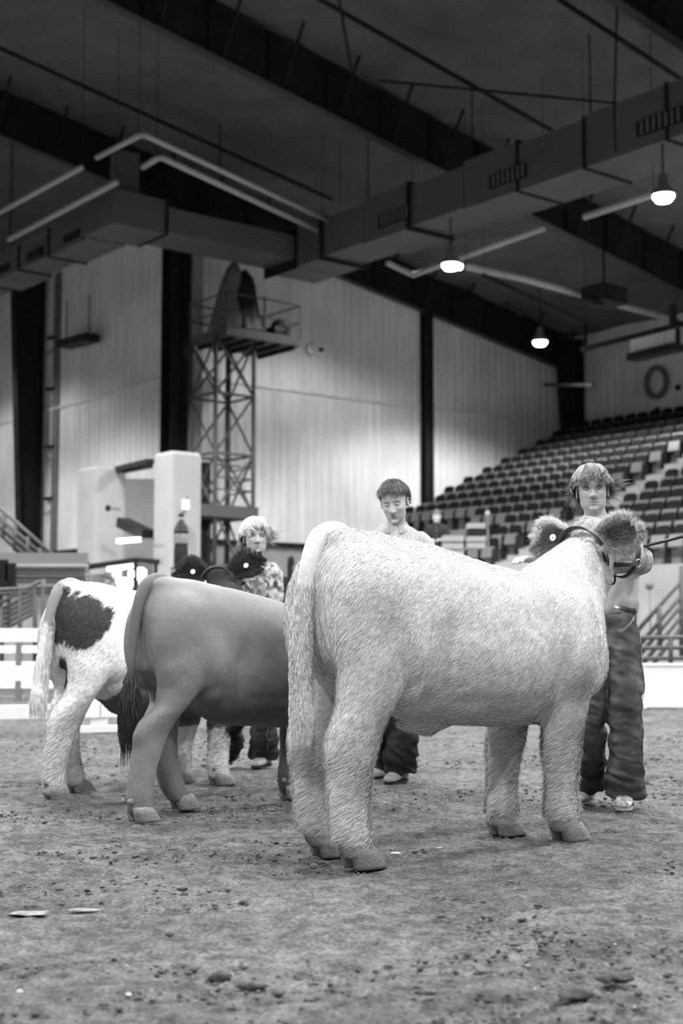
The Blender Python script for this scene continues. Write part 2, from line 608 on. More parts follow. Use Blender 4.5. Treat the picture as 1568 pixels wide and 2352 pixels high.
for s, w in ((1.5, -6), (1.5, -9.6), (1.5, -13), (1.5, -16.5), (-1, -3.3), (-4, 2), (-4, 6)):
    q = MB(); q.tube([sw(s, w, 11.0), sw(s, w, ZC(s) - .1)], .018, 6); q.build('hanger_rod', M_STEEL, T_)


# ---- thin dark lines (sprinkler pipes and cables) parallel to the rafters
def pipe_thing(name, label, pts, r, mt, cat='pipe', group=None, n=8):
    q = MB(); q.tube(pts, r, n)
    return tag(q.build(name, mt, smooth=True, frame=(ANG,)), label, cat, group)


for w, label, s0, s1 in ((-6.8, 'dark sprinkler pipe just left of the second rafter', -18, 2.8),
                         (-3.2, 'dark sprinkler pipe between the two left rafters', -18, 2.6),
                         (-10.4, 'dark sprinkler pipe ending above the duct grille', -18, 3.3),
                         (-14.0, 'dark sprinkler pipe near the upper right corner', -18, 6.0)):
    pipe_thing('sprinkler_pipe', label, [sw(s0, w, ZR(s0) + .6), sw(s1, w, ZR(s1) + .6)], .05, M_STEEL)
pipe_thing('brace_rod', 'thin diagonal roof rod above the duct', [sw(*on_z(870, 185, 11.9)), sw(*on_z(1475, 243, 11.9))], .03, M_STEEL, 'rod')
pipe_thing('brace_rod', 'thin upright rod at the top middle', [sw(*on_z(775, -20, 12.3)), sw(*on_z(806, 155, 12.3))], .03, M_STEEL, 'rod')
pipe_thing('brace_rod', 'thin upright rod crossing the upper right pipe', [at(1417, 0, 24), at(1410, 262, 24), at(1414, 350, 24)], .02, M_STEEL, 'rod')


# ---- pale radiant heater tubes
def zpipe(name, label, px, z, r, mt=None, cat='heater tube', group='pale radiant heater tubes'):
    pts = []
    for k, (x, y) in enumerate(px):
        zz = z[k] if hasattr(z, '__len__') else z
        pts.append(sw(*on_z(x, y, zz)))
    ob = pipe_thing(name, label, pts, r, mt or M_PIPE, cat, group)
    for k in ((0, -1) if len(px) < 4 else (1, -1)):
        p = pts[k]; zc = ZC((p - CORNER) @ U) - .12
        q = MB(); q.tube([p, [p[0], p[1], zc]], .007, 6); q.build('hanger_rod', M_STEEL, ob)
    return ob


zpipe('heater_tube', 'pale heater tube bent near its left end, upper of the two', [(222, 362), (318, 312), (332, 310), (780, 519)], 10.9, .06)
zpipe('heater_tube', 'pale heater tube bent near its left end, lower of the two', [(328, 384), (360, 364), (372, 362), (740, 534)], 10.7, .065)
zpipe('heater_tube', 'pale heater tube at the left edge, upper one', [(-20, 498), (188, 384)], 10.8, .06)
zpipe('heater_tube', 'pale heater tube at the left edge, lower one', [(20, 550), (268, 418)], 10.7, .07)
zpipe('heater_tube', 'pale heater tube ending near the brightest lamp', [(1342, 498), (1500, 446)], 9.4, .075)
zpipe('heater_tube', 'pale heater tube with a hooked end beside the middle lamp', [(890, 604), (948, 632), (1060, 592), (1248, 524)], 9.6, .07)
zpipe('heater_tube', 'long pale tube running right from the middle lamp', [(1070, 612), (1200, 640), (1553, 736)], 9.3, .09)
zpipe('sprinkler_pipe', 'dark pipe dropping to the beam on the right wall', [(1110, 632), (1345, 742)], 9.0, .05, M_STEEL, 'pipe', None)
t = thing('service_beam', 'thin dark beam hung across the upper right wall', 'beam', sw(14, -3, 9.6), ANG)
q = MB(); q.bar(at(1336, 803, 37), at(1575, 742, 33), .12); q.build('beam', M_STEEL, t)
q = MB(); q.bar(at(1345, 742, 37), at(1343, 803, 37), .10); q.build('hanger', M_STEEL, t)
q = MB(); q.bar(at(1545, 700, 33.4), at(1545, 752, 33.4), .16); q.build('hanger', M_STEEL, t)
q = MB(); q.bar(at(1250, 884, 40.3), at(1362, 884, 38.3), .10); tag(q.build('eave_strut', M_STEEL, frame=(ANG,)), 'grey strut bracketed to the corner column', 'strut')


def box_px(name, label, cat, x0, x1, y0, y1, Y, depth, mt, dirv=None):
    """a box whose front spans these image columns at distance Y, its long side along dirv"""
    a, b = at(x0, y1, Y), at(x1, y1, Y)
    z1 = at(x0, y0, Y)[2]
    t = thing(name, label, cat, [*((a + b) / 2)[:2], a[2]], ANG)
    return t, a, b, z1


# hanging unit heaters
t = thing('unit_heater', 'flat dark heater hung in front of the left wall', 'heater', sw(-1.6, 4.5, 9.6), ANG)
p0, p1 = at(146, 792, 40.5), at(211, 775, 39)
q = MB(); q.bar(p0, p1, .5, .22); q.build('housing', M_BLACK, t)
q = MB(); q.bar(p0 + [0, 0, .12], p1 + [0, 0, .12], .3, .05); q.build('reflector', M_STEEL2, t)
for f_ in (.1, .9):
    pp = p0 * (1 - f_) + p1 * f_
    q = MB(); q.tube([pp + [0, 0, .1], pp + [0, 0, 1.3]], .02, 6); q.build('hanger', M_STEEL, t)
t = thing('unit_heater', 'long dark heater bar hung on the right wall', 'heater', at(1505, 815, 34), ANG)
p0, p1 = at(1452, 822, 36.5), at(1556, 797, 34.8)
q = MB(); q.bar(p0, p1, .4, .2); q.build('housing', M_BLACK, t)
q = MB(); q.bar(p0 + [0, 0, .35], p1 + [0, 0, .35], .1, .5); q.build('backplate', M_WALL, t)
q = MB(); q.bar(p1 + [0, 0, .1], p1 + [0, 0, .7], .12); q.build('hanger', M_STEEL, t)
q = MB(); q.bar(at(1455, 775, 36.5), at(1452, 822, 36.5), .05); q.build('hanger', M_STEEL, t)
t = thing('exhaust_fan', 'dark boxy fan hung under the roof at upper right', 'fan', at(1385, 695, 33), ANG)
c = at(1387, 680, 33)
q = MB(); q.bar(c - U * .45, c + U * .45, .7, .42); q.build('housing', M_BLACK, t)
q = MB(); q.bar(c - U * .35 - V * .38, c + U * .35 - V * .38, .04, .36); q.build('grille', M_STEEL, t)
q = MB(); q.bar(c - U * .55 + [0, 0, -.24], c - U * .2 + [0, 0, -.24], .3, .14); q.build('motor', M_BLACK, t)
q = MB(); q.bar(c + [0, 0, .2], c + [0, 0, 1.2], .05); q.build('hanger', M_STEEL, t)

# round clock and wall fittings
c_ = on_w(713, 803, -.06)
t = thing('wall_clock', 'round white clock high on the gable wall', 'clock', sw(c_[0], -.06, c_[2]), ANG)
R = np.stack([U, np.array([0, 0, 1.0]), -V], 1)
q = MB(); q.lathe(sw(c_[0], -.03, c_[2]), [(.145, 0), (.145, .05), (.12, .06)], 24, R); q.build('face', mat('clock_face', .92, .5), t)
q = MB(); q.tube([sw(c_[0] + .15 * math.cos(a), -.07, c_[2] + .15 * math.sin(a)) for a in np.linspace(0, 2 * math.pi, 25)], .012, 6); q.build('rim', M_STEEL2, t)
q = MB(); q.bar(sw(c_[0], -.10, c_[2]), sw(c_[0] + .03, -.10, c_[2] + .08), .01); q.build('hand', M_BLACK, t)
q = MB(); q.bar(sw(c_[0], -.10, c_[2]), sw(c_[0] + .07, -.10, c_[2] - .02), .01); q.build('hand', M_BLACK, t)
c_ = on_w(738, 803, -.06)
t = thing('wall_sensor', 'small dark knob on the wall right of the clock', 'sensor', sw(c_[0], -.06, c_[2]), ANG)
q = MB(); q.lathe(sw(c_[0], -.02, c_[2]), [(.06, 0), (.06, .06), (.03, .1)], 14, R); q.build('body', M_STEEL, t)
c_ = on_s(1507, 878, S_EAVE - .12)
RR = np.stack([-V, np.array([0, 0, 1.0]), -U], 1)
q = MB(); q.tube([sw(S_EAVE - .14, c_[1] + .39 * math.cos(a), c_[2] + .47 * math.sin(a)) for a in np.linspace(0, 2 * math.pi, 33)], .085, 8)
tag(q.build('wreath', mat('wreath', .16, .9, noise=[(20, .5, 4)]), smooth=True, frame=(ANG,)), 'grey ring wreath hung high on the right wall', 'wreath')
for (x, y), lb in (((1509, 942), 'small dark box on the right wall below the wreath'), ((1556, 890), 'small dark fitting on the right wall at the frame edge')):
    c_ = on_s(x, y, S_EAVE - .1)
    q = MB(); q.box(S_EAVE - .16, S_EAVE - .05, c_[1] - .06, c_[1] + .06, c_[2] - .08, c_[2] + .08)
    q.box(S_EAVE - .22, S_EAVE - .16, c_[1] - .03, c_[1] + .03, c_[2] - .03, c_[2] + .03)
    tag(q.build('wall_box', M_STEEL, frame=(ANG,)), lb, 'box')


# ---- the three lamps in view
def lamp(px, py, z, label):
    c = sw(*on_z(px, py, z))
    t = thing('high_bay_lamp', label, 'lamp', c, 0, 'glowing high bay lamps')
    q = MB(); q.lathe(c, [(.05, .42), (.09, .38), (.1, .2), (.2, .1), (.235, .02), (.225, .0), (.19, .08)], 20); q.build('shade', M_STEEL2, t, True)
    q = MB(); q.lathe(c, [(.02, .08), (.18, .06), (.20, -.03), (.14, -.11), (.03, -.13)], 20); q.build('diffuser', M_LAMP, t, True)
    q = MB(); q.tube([c + [0, 0, .4], c + [0, 0, 1.6]], .02, 6); q.build('rod', M_STEEL, t)


lamp(1035, 608, 9.0, 'glowing lamp under the duct, middle of the three')
lamp(1523, 450, 9.0, 'brightest glowing lamp near the right edge')
lamp(1240, 785, 9.0, 'lowest glowing lamp in front of the corner column')
q = MB(); q.ell(sw(*on_z(1056, 612, 9.0)), (.06, .06, .08))
tag(q.build('small_bulb', M_LAMP, smooth=True), 'tiny bright bulb beside the middle lamp', 'bulb')

# ================================================================ grandstand on the right
ROWS, RUN, RISE, S0, Z0 = 14, 0.8, 0.352, 3.4, 2.30
W_AISLE = (-7.9, -9.45)
st_front = MB(); st_front.box(3.15, 3.4, -26, -6.2, 0, 2.3)
stand = structure(st_front.build('grandstand', M_CONC, frame=((sw(3.3, -12, 0)), ANG)), 'concrete front wall and terraces of the bleachers')
for r in range(ROWS):
    s = S0 + r * RUN; z = Z0 + r * RISE
    wend = -6.2 if r < 3 else (-4.3 if r == 3 else -.12)
    wend = min(wend, -.12)
    q = MB(); q.box(s, s + RUN, -26, wend, z - .5, z); q.build('tread', M_CONC, stand)
    for k in range(2):
        q = MB(); q.box(s - .4 * 0 + k * .4, s + (k + 1) * .4, W_AISLE[1], W_AISLE[0], z + .001 + 0 * k, z + .09 + .088 * (2 * k) )
        q.build('aisle_step', M_WALL2, stand)

# one seat, then copies
def make_seat():
    t = thing('stadium_seat', 'x', 'seat', (0, 0, 0), 0)
    q = MB()   # local: x across the row, y towards the row behind
    prof = []
    pts = [(-.2, .02, .42), (.2, .02, .42), (.2, .10, .86), (-.2, .10, .86)]
    back = np.array([(-.205, .12, .40), (.205, .12, .40), (.205, .17, .40), (-.205, .17, .40),
                     (-.20, .20, .84), (.20, .20, .84), (.20, .235, .82), (-.20, .235, .82)])
    q.hex(back)
    q.hex(np.array([(-.15, .20, .84), (.15, .20, .84), (.15, .235, .82), (-.15, .235, .82), (-.13, .21, .875), (.13, .21, .875), (.13, .235, .86), (-.13, .235, .86)]))
    q.build('backrest', M_SEAT, t)
    q = MB()
    q.hex(np.array([(-.19, -.02, .40), (.19, -.02, .40), (.19, .08, .36), (-.19, .08, .36),
                    (-.18, .03, .66), (.18, .03, .66), (.18, .09, .66), (-.18, .09, .66)]))
    q.build('seat_pan', M_PAN, t)
    q = MB(); q.hex(np.array([(.205, -.08, .0), (.23, -.08, .0), (.23, .16, .0), (.205, .16, .0), (.205, -.02, .60), (.23, -.02, .60), (.23, .2, .60), (.205, .2, .60)]))
    q.build('standard', M_BLACK, t)
    return t


seat0 = make_seat()
used = False
ORD = ['front', 'second', 'third', 'fourth', 'fifth', 'sixth', 'seventh', 'eighth', 'ninth', 'tenth', 'eleventh', 'twelfth', 'thirteenth', 'top']


def dup(root, loc, rz):
    r = root.copy(); COL.objects.link(r); r.location = loc; r.rotation_euler = (0, 0, rz)
    for ch in root.children:
        c = ch.copy(); COL.objects.link(c); c.parent = r
        for g in ch.children:
            d = g.copy(); COL.objects.link(d); d.parent = c
    return r


NTH = ['first', 'second', 'third', 'fourth', 'fifth', 'sixth', 'seventh', 'eighth', 'ninth', 'tenth', 'eleventh', 'twelfth', 'thirteenth', 'fourteenth', 'fifteenth', 'sixteenth', 'seventeenth', 'eighteenth']
n_seat = 0
for r in range(ROWS):
    s = S0 + r * RUN + .45; z = Z0 + r * RISE
    for blk, w0, w1 in (('left', W_AISLE[0] + .1, (-6.3 if r < 3 else (-4.5 if r == 3 else -.4))), ('right', -16.6 + r * .40, W_AISLE[1] - .1)):
        n = int((w1 - w0) / .47)
        for k in range(n):
            w = (w0 + .24 + k * .47) if blk == 'left' else (w1 - .24 - k * .47)
            p = sw(s, w, z)
            px = 784 + F_PX * p[0] / p[1]
            if px > 1700: continue
            o = seat0 if not used else dup(seat0, (0, 0, 0), 0)
            used = True
            o.location = p; o.rotation_euler = (0, 0, ANG - math.pi / 2)
            kk = (n - 1 - k) if blk == 'left' else k
            lb = 'dark folding seat, %s from the aisle steps, %s row up, %s block' % (NTH[kk], ORD[r], blk)
            tag(o, lb, 'seat', 'seats of the %s row %s of the aisle' % (ORD[r], blk))
            n_seat += 1
print('SEATS', n_seat)

# low white blocks and railing where the stand meets the walkway
for (x0, x1, y0, y1, Y), lb in (((1016, 1062, 1230, 1300, 27.0), 'stack of white boards beside the person in the dark jacket'),
                                ((1072, 1112, 1202, 1262, 28.5), 'small white slatted box on the stand walkway')):
    a, b, zt = at(x0, y1, Y), at(x1, y1, Y), at(x0, y0, Y)[2]
    t = thing('slatted_box', lb, 'box', [*((a + b) / 2)[:2], a[2]], 0)
    n = 4
    hgt = (zt - a[2]) / n
    for k in range(n):
        q = MB(); q.bar([a[0], Y, a[2] + hgt * (k + .5)], [b[0], Y, a[2] + hgt * (k + .5)], .5, hgt * .8)
        q.build('board', M_WALL2 if k != 2 or 'slatted' not in lb else M_BLACK, t)
a, b = at(975, 1340, 26.4), at(1160, 1340, 29)
q = MB(); q.bar([a[0], 28.2, .8], [b[0]-1.2, 29.6, .8], 1.6, 1.6)
structure(q.build('trim_6', M_CONC), 'concrete landing at the foot of the bleachers')

# ---- aisle hand rail and a gate railing on the right
def rail_panel(name, label, posts, rails, r=.03, mt=None, rot=0.0):
    mt = mt or M_RAIL
    P = np.array([p for ab in posts for p in ab])
    t = thing(name, label, 'railing', [P[:, 0].mean(), P[:, 1].mean(), P[:, 2].min()], rot)
    for a, b in posts:
        q = MB(); q.tube([a, b], r * 1.15, 8); q.build('post', mt, t, True)
    for a, b in rails:
        q = MB(); q.tube([a, b], r, 8); q.build('rail', mt, t, True)
    return t


YR = 21.5
rail_panel('stair_railing', 'dark sloping stair railing of four bars at the right edge',
           [(at(1515, 1485, YR), at(1513, 1390, YR)), (at(1565, 1510, YR), at(1564, 1300, YR)), (at(1458, 1530, YR), at(1458, 1455, YR))],
           [(at(1455, 1458, YR), at(1575, 1322, YR)), (at(1470, 1480, YR), at(1575, 1355, YR)), (at(1462, 1512, YR), at(1575, 1378, YR)), (at(1470, 1532, YR), at(1575, 1402, YR)), (at(1480, 1552, YR), at(1575, 1425, YR))], .035)
YR = 19.5
rail_panel('pipe_railing', 'dark pipe railing behind the white board at right',
           [(at(1460, 1530, YR), at(1460, 1464, YR)), (at(1540, 1530, YR), at(1540, 1464, YR)), (at(1620, 1530, YR), at(1620, 1464, YR)), (at(1380, 1530, YR), at(1380, 1464, YR))],
           [(at(1300, 1466, YR), at(1660, 1463, YR)), (at(1300, 1490, YR), at(1660, 1487, YR)), (at(1300, 1514, YR), at(1660, 1511, YR))], .03)
YR = 20.5
rail_panel('ladder_rail', 'narrow dark ladder-like gate just right of the young man in jeans',
           [(at(1456, 1430, YR), at(1455, 1312, YR)), (at(1410, 1430, YR), at(1410, 1312, YR))],
           [(at(1410, y, YR), at(1457, y - 2, YR)) for y in (1312, 1336, 1362, 1388, 1412)] + [(at(1420, 1450, YR), at(1458, 1420, YR))], .035)
q = MB(); c = at(1491, 1342, 25.5)
q.lathe(c - [0, 0, .1], [(.03, 0), (.08, .03), (.08, .12), (.03, .15)], 12)
q.tube([c - [0, 0, .1], c - [0, 0, .9]], .012, 6)
tag(q.build('wall_outlet', M_STEEL2, smooth=True), 'small grey outlet with a cord on the concrete front wall', 'outlet')
c0 = at(1121, 1260, 24); c1 = at(1119, 1178, 24)
t = thing('pole_sign', 'thin pole with a round top standing before the bleachers', 'sign', c0, 0)
q = MB(); q.tube([c0, c1], .02, 8); q.build('pole', M_STEEL2, t)
q = MB(); q.lathe(c1, [(.045, 0), (.045, .02)], 16, np.array([[1, 0, 0], [0, 0, -1], [0, 1, 0]])); q.build('disc', M_PIPE, t)

# ================================================================ the lattice tower
sN, _, _ = on_w(495, 885, -2.7)
N0 = np.array([sN, -2.7]); A_ = 1.15
TC = {'n': N0, 'r': N0 + [A_, 0], 'l': N0 + [0, A_], 'f': N0 + [A_, A_]}
tw = thing('lattice_tower', 'grey lattice steel tower with cross braces and a platform', 'tower', sw(N0[0] + .5, N0[1] + .5, 1.6), ANG)
for k in 'nrlf':
    q = MB(); q.tube([sw(*TC[k], 1.6), sw(*TC[k], 8.3)], .055 if k != 'f' else .075, 8); q.build('leg', M_TOWER, tw, True)
LV = [1.8, 3.9, 5.35, 6.85, 8.25]
FACES = ['nr', 'nl', 'rf', 'lf']
for i, z in enumerate(LV[1:4]):
    for a, b in FACES:
        q = MB(); q.tube([sw(*TC[a], z), sw(*TC[b], z)], .035, 6); q.build('ring_bar', M_TOWER, tw)
for i in range(4):
    for a, b in FACES:
        q = MB(); q.tube([sw(*TC[a], LV[i]), sw(*TC[b], LV[i + 1])], .03, 6); q.build('diagonal_brace', M_TOWER, tw)
        if i != 2:
            q = MB(); q.tube([sw(*TC[b], LV[i]), sw(*TC[a], LV[i + 1])], .03, 6); q.build('diagonal_brace', M_TOWER, tw)
p0 = N0 + np.array([.15, -.25])
ps0, ps1, pw0, pw1 = p0[0], p0[0] + 2.3, p0[1], p0[1] + 1.7
q = MB(); q.box(ps0, ps1, pw0, pw1, 8.28, 8.5); q.build('platform', M_TOWER, tw)
for k in range(5):
    q = MB(); s_ = ps0 + .2 + k * .47; q.box(s_, s_ + .08, pw0 + .05, pw1 - .05, 8.18, 8.28); q.build('joist', M_STEEL, tw)
for (a, b) in ((ps0, pw0), (ps1, pw0), (ps1, pw1), (ps0, pw1), ((ps0 + ps1) / 2, pw0)):
    q = MB(); q.tube([sw(a, b, 8.5), sw(a, b, 9.4)], .025, 6); q.build('rail_post', M_RAIL2, tw)
for z in (8.9, 9.35):
    for a, b in (((ps0, pw0), (ps1, pw0)), ((ps1, pw0), (ps1, pw1)), ((ps0, pw0), (ps0, pw1)), ((ps0, pw1), (ps1, pw1))):
        q = MB(); q.tube([sw(*a, z), sw(*b, z)], .022, 6); q.build('guard_rail', M_RAIL2, tw)
# lower cage floor with dark panel
q = MB(); q.box(N0[0] - .7, N0[0] + A_ + .1, N0[1] - .1, N0[1] + A_ + .1, 3.75, 4.05); q.build('lower_platform', M_TOWER, tw)
q = MB(); q.box(N0[0] - .7, N0[0] + A_ * .55, N0[1] + A_, N0[1] + A_ + .05, 4.1, 5.25); q.build('back_panel', M_STEEL, tw)
for z in (4.45, 4.75, 5.05):
    q = MB(); q.tube([sw(N0[0], N0[1], z), sw(N0[0] + A_, N0[1], z)], .022, 6); q.build('guard_rail', M_RAIL2, tw)
    q = MB(); q.tube([sw(N0[0] + A_, N0[1], z), sw(N0[0] + A_, N0[1] + A_, z)], .022, 6); q.build('guard_rail', M_RAIL2, tw)
q = MB(); q.box(N0[0] - .7, N0[0] + .1, N0[1] + .3, N0[1] + A_, 1.6, 3.7); q.build('door_panel', M_STEEL, tw)


# covered equipment on the platform
def tarp(c, hw, hh, label, mt, name='covered_speaker', seed=0, lean=0.0):
    th = np.arange(24) / 24 * 2 * math.pi
    m_ = MB(); st = []
    for k, t in enumerate(np.linspace(0, 1, 10)):
        rr = hw * (1 - t) ** .75 + hw * .28
        rr *= (1 if k < 9 else .4)
        st.append((c + np.array([.05 * math.sin(t * 5 + seed), 0, hh * t]) + U * lean * t, U * rr, V * rr * .8))
    m_.loft(st, 24, 2.6)
    v, f = m_.arr()
    d = v - c
    a = np.arctan2(d[:, 1], d[:, 0])
    v[:, :2] += (d[:, :2] * .12) * np.sin(a * 5 + d[:, 2:3].ravel() * 3 + seed)[:, None]
    return tag(make(name, v, f, mt, smooth=True), label, 'equipment')


ct = sw(ps0 + .85, pw0 + .8, 8.5)
tarp(ct + U * -.45, .34, 1.95, 'tall grey tarp-covered gear on the tower platform, left half', mat('grey_tarp', .13, .8), seed=1, lean=.42)
tarp(ct + U * .30 + [0, 0, 0], .42, 1.75, 'dark tarp-covered gear on the tower platform, right half', M_BLACK, seed=3, lean=-.12)
q = MB(); cc = sw(ps1 - .35, pw0 + .5, 8.5)
q.bar(cc + [0, 0, .15] - U * .25, cc + [0, 0, .15] + U * .25, .4, .3); q.ell(cc + [0, 0, .36], (.2, .2, .16))
tag(q.build('follow_spot', M_BLACK), 'rounded black spotlight at the right end of the tower platform', 'spotlight')

# ================================================================ pale block pillars and what stands between them
def pillar(px, Y, ztop, a, label):
    c = at(px, 1400, Y)
    t0 = math.cos(0)
    k = np.array([c[0], c[1], 0])
    q = MB()
    st = []
    for z in (0, ztop - .06, ztop):
        g = 0 if z < ztop else -.04
        st.append((k + U * a / 2 + V * a / 2 + [0, 0, z], (U + V) * (a / 2 + g) * 0.0 + U * (a / 2 + g) * 1.0, V * (a / 2 + g)))
    q.loft(st, 32, 9)
    v, f = q.arr()
    return tag(make('block_pillar', v, f, M_WALL2, frame=(ANG,)), label, 'pillar')


pillar(391, 29.5, 4.87, .80, 'tall pale block pillar behind the drink bottle')
pillar(213, 32.5, 4.90, .90, 'pale block pillar further left behind the glass booth')
q = MB(); q.bar(at(270, 1078, 33), at(345, 1060, 30.3), .18, .12); tag(q.build('lintel_beam', M_STEEL), 'dark lintel between the two pale pillars, upper bar', 'beam')
q = MB(); q.bar(at(283, 1083, 32.8), at(345, 1071, 30.3), .12, .08); tag(q.build('lintel_beam', M_STEEL), 'dark lintel between the two pale pillars, lower bar', 'beam')
q = MB(); q.bar(at(281, 1200, 31.5), at(340, 1228, 30.3), .3, .22); tag(q.build('canopy_edge', M_BLACK), 'black sloping canopy edge between the pale pillars', 'canopy')
c = at(427, 1160, 29.2)
t = thing('wall_speaker', 'small white speaker mounted on the pale pillar', 'speaker', c, 0)
q = MB(); q.bar(c - [.08, 0, 0], c + [.08, 0, 0], .2, .24); q.build('housing', M_WHITE, t)
q = MB(); q.bar(c - [.05, 0, .16], c + [.03, 0, .16], .1, .05); q.build('bracket', M_STEEL, t)
c = at(248, 1167, 31.5)
t = thing('wall_camera', 'small dark bracket camera on the left pillar', 'camera', c, 0)
q = MB(); q.ell(c, (.07, .07, .08)); q.build('dome', M_STEEL, t, True)
q = MB(); q.bar(c, at(276, 1170, 31.5), .06); q.build('arm', M_STEEL2, t)
q = MB(); q.bar(at(272, 1243, 30.8), at(320, 1239, 30.2), .1, .09)
sl = tag(q.build('strip_light', M_STRIP), 'bright white strip light between the pale pillars', 'light')
q = MB(); q.bar(at(318, 1239, 30.2), at(352, 1239, 29.6), .05); q.build('arm', M_STEEL2, sl)
q = MB(); q.bar(at(250, 1400, 36.5), at(360, 1400, 36.5), .1, 7); structure(q.build('wall_inner', M_WALL2), 'lit inner wall seen between the pillars')

# glass booth
YB = 24.0
bt = thing('glass_booth', 'dark framed glass booth glowing inside, left of the drink bottle', 'booth', at(280, 1555, YB), 0)
def bpx(x, y, dY=0): return at(x, y, YB + dY)
for x, dY in ((201, .8), (312, 0), (358, .5)):
    a, b = bpx(x, 1290, dY), bpx(x, 1290, dY); b = b.copy(); b[2] = 0
    q = MB(); q.tube([b, a], .035, 6); q.build('post', M_BLACK, bt)
for a, b in (((198, 1303, .8), (312, 1287, 0)), ((312, 1287, 0), (362, 1291, .5))):
    q = MB(); q.bar(bpx(*a), bpx(*b), .1, .09); q.build('header', M_BLACK, bt)
q = MB(); q.hex([bpx(198, 1303, .8), bpx(312, 1287, 0), bpx(362, 1291, .5), bpx(255, 1303, 1.9)] + [p + [0, 0, .04] for p in (bpx(198, 1303, .8), bpx(312, 1287, 0), bpx(362, 1291, .5), bpx(255, 1303, 1.9))]); q.build('roof_panel', M_STEEL, bt)
q = MB(); q.bar(bpx(203, 1400, 1.2), bpx(240, 1400, 1.2), .03, 1.3); q.build('side_panel', M_WALL2, bt)
q = MB(); q.bar(bpx(248, 1306, .5), bpx(303, 1298, .2), .06, .10); q.build('strip_light', M_STRIP, bt)
rs = np.random.RandomState(4)
for k, (x, y, r, g) in enumerate([(250, 1322, .07, 0), (268, 1316, .07, 1), (259, 1331, .05, 0), (276, 1335, .07, 1), (292, 1340, .10, 1), (302, 1318, .06, 1), (322, 1318, .11, 1), (250, 1345, .06, 0), (279, 1350, .06, 1), (330, 1335, .08, 1)]):
    c = bpx(x, y, .6)
    q = MB(); q.lathe(c, [(r * .6, -r), (r, -r * .6), (r, r * .6), (r * .5, r)], 12)
    lb = ['grey round jar in the glass booth', 'glowing round lamp in the glass booth'][g] + ', ' + ['top left', 'upper middle', 'below the top left one', 'centre', 'centre right, largest group', 'upper right', 'right end, widest', 'lowest left', 'lowest middle', 'lower right'][k]
    tag(q.build('round_lamp' if g else 'jar', M_STRIP if g else M_STEEL2, smooth=True), lb, 'lamp' if g else 'jar')
q = MB(); q.bar(bpx(235, 1365, .6), bpx(350, 1365, .6), .5, .06)
q.build('counter', M_WALL2, bt)

# drink bottle inflatable on a cooler
c = at(415, 1304, 22.0)
t = thing('giant_bottle', 'tall dark drink bottle display with a pale label band', 'bottle', c, 0)
q = MB(); q.lathe(c, [(.10, 0), (.115, .05), (.115, .30), (.095, .42), (.115, .56), (.12, .62)], 24); q.build('lower_body', M_BLACK, t, True)
q = MB(); q.lathe(c, [(.12, .38), (.122, .40), (.122, .52), (.12, .54)], 24); q.build('label_band', mat('label_grey', .22, .5, noise=[(40, .6, 3)]), t, True)
q = MB(); q.lathe(c, [(.12, .54), (.12, .58), (.10, .66), (.055, .74), (.04, .77)], 24); q.build('shoulder', M_BLACK, t, True)
q = MB(); q.lathe(c, [(.04, .77), (.04, .82)], 20); q.build('neck_ring', M_WALL2, t, True)
q = MB(); q.lathe(c, [(.045, .82), (.045, .87), (.02, .885)], 20); q.build('cap', M_BLACK, t, True)
t = thing('drink_cooler', 'black cooler with two bright panels under the drink bottle', 'cooler', c * [1, 1, 0], 0)
q = MB(); q.bar([c[0] - .13, c[1] + .0, c[2] / 2], [c[0] + .13, c[1] + .0, c[2] / 2], .36, c[2]); q.build('cabinet', M_BLACK, t)
q = MB(); q.bar([c[0] - .115, c[1] - .19, c[2] - .16], [c[0] - .045, c[1] - .19, c[2] - .16], .02, .24); q.build('panel', M_WALL2, t)
q = MB(); q.bar([c[0] - .01, c[1] - .19, c[2] - .14], [c[0] + .10, c[1] - .19, c[2] - .14], .02, .24); q.build('panel', M_WHITE, t)

# ================================================================ left: stairs, railings and stand
YL = 24.0
def L(x, y, d=0): return at(x, y, YL + d)
rail_panel('stair_railing', 'sloping stair railing in front of the far left column',
           [(L(7, 1236), L(10, 1180)), (L(34, 1266), L(36, 1205)), (L(64, 1300), L(64, 1232)), (L(92, 1330), L(92, 1258)), (L(118, 1345), L(118, 1280))],
           [(L(-10, 1158), L(170, 1318)), (L(-10, 1180), L(165, 1334)), (L(-10, 1198), L(150, 1336)), (L(-10, 1215), L(120, 1328))], .035, M_RAIL2)
q = MB(); q.hex([L(-30, 1205, .3), L(105, 1330, .3), L(105, 1330, 1.6), L(-30, 1205, 1.6)] + [p + [0, 0, .28] for p in (L(-30, 1205, .3), L(105, 1330, .3), L(105, 1330, 1.6), L(-30, 1205, 1.6))])
tag(q.build('stair_stringer', M_STEEL), 'dark stair flight running down at the far left', 'stair')
YL = 22.0
t = thing('slat_stand', 'grey stepped slats below the left stairs', 'stand', L(60, 1440), 0)
for k, y in enumerate((1299, 1309, 1318, 1328, 1337)):
    q = MB(); q.bar(L(-20, y, .1 * k), L(200, y, .1 * k), .3, .045); q.build('slat', M_CONC if k % 2 == 0 else M_STEEL2, t)
q = MB(); q.bar(L(-20, 1345, 1), L(200, 1345, 1), .1, 1.1); q.build('backing', M_STEEL2, t)
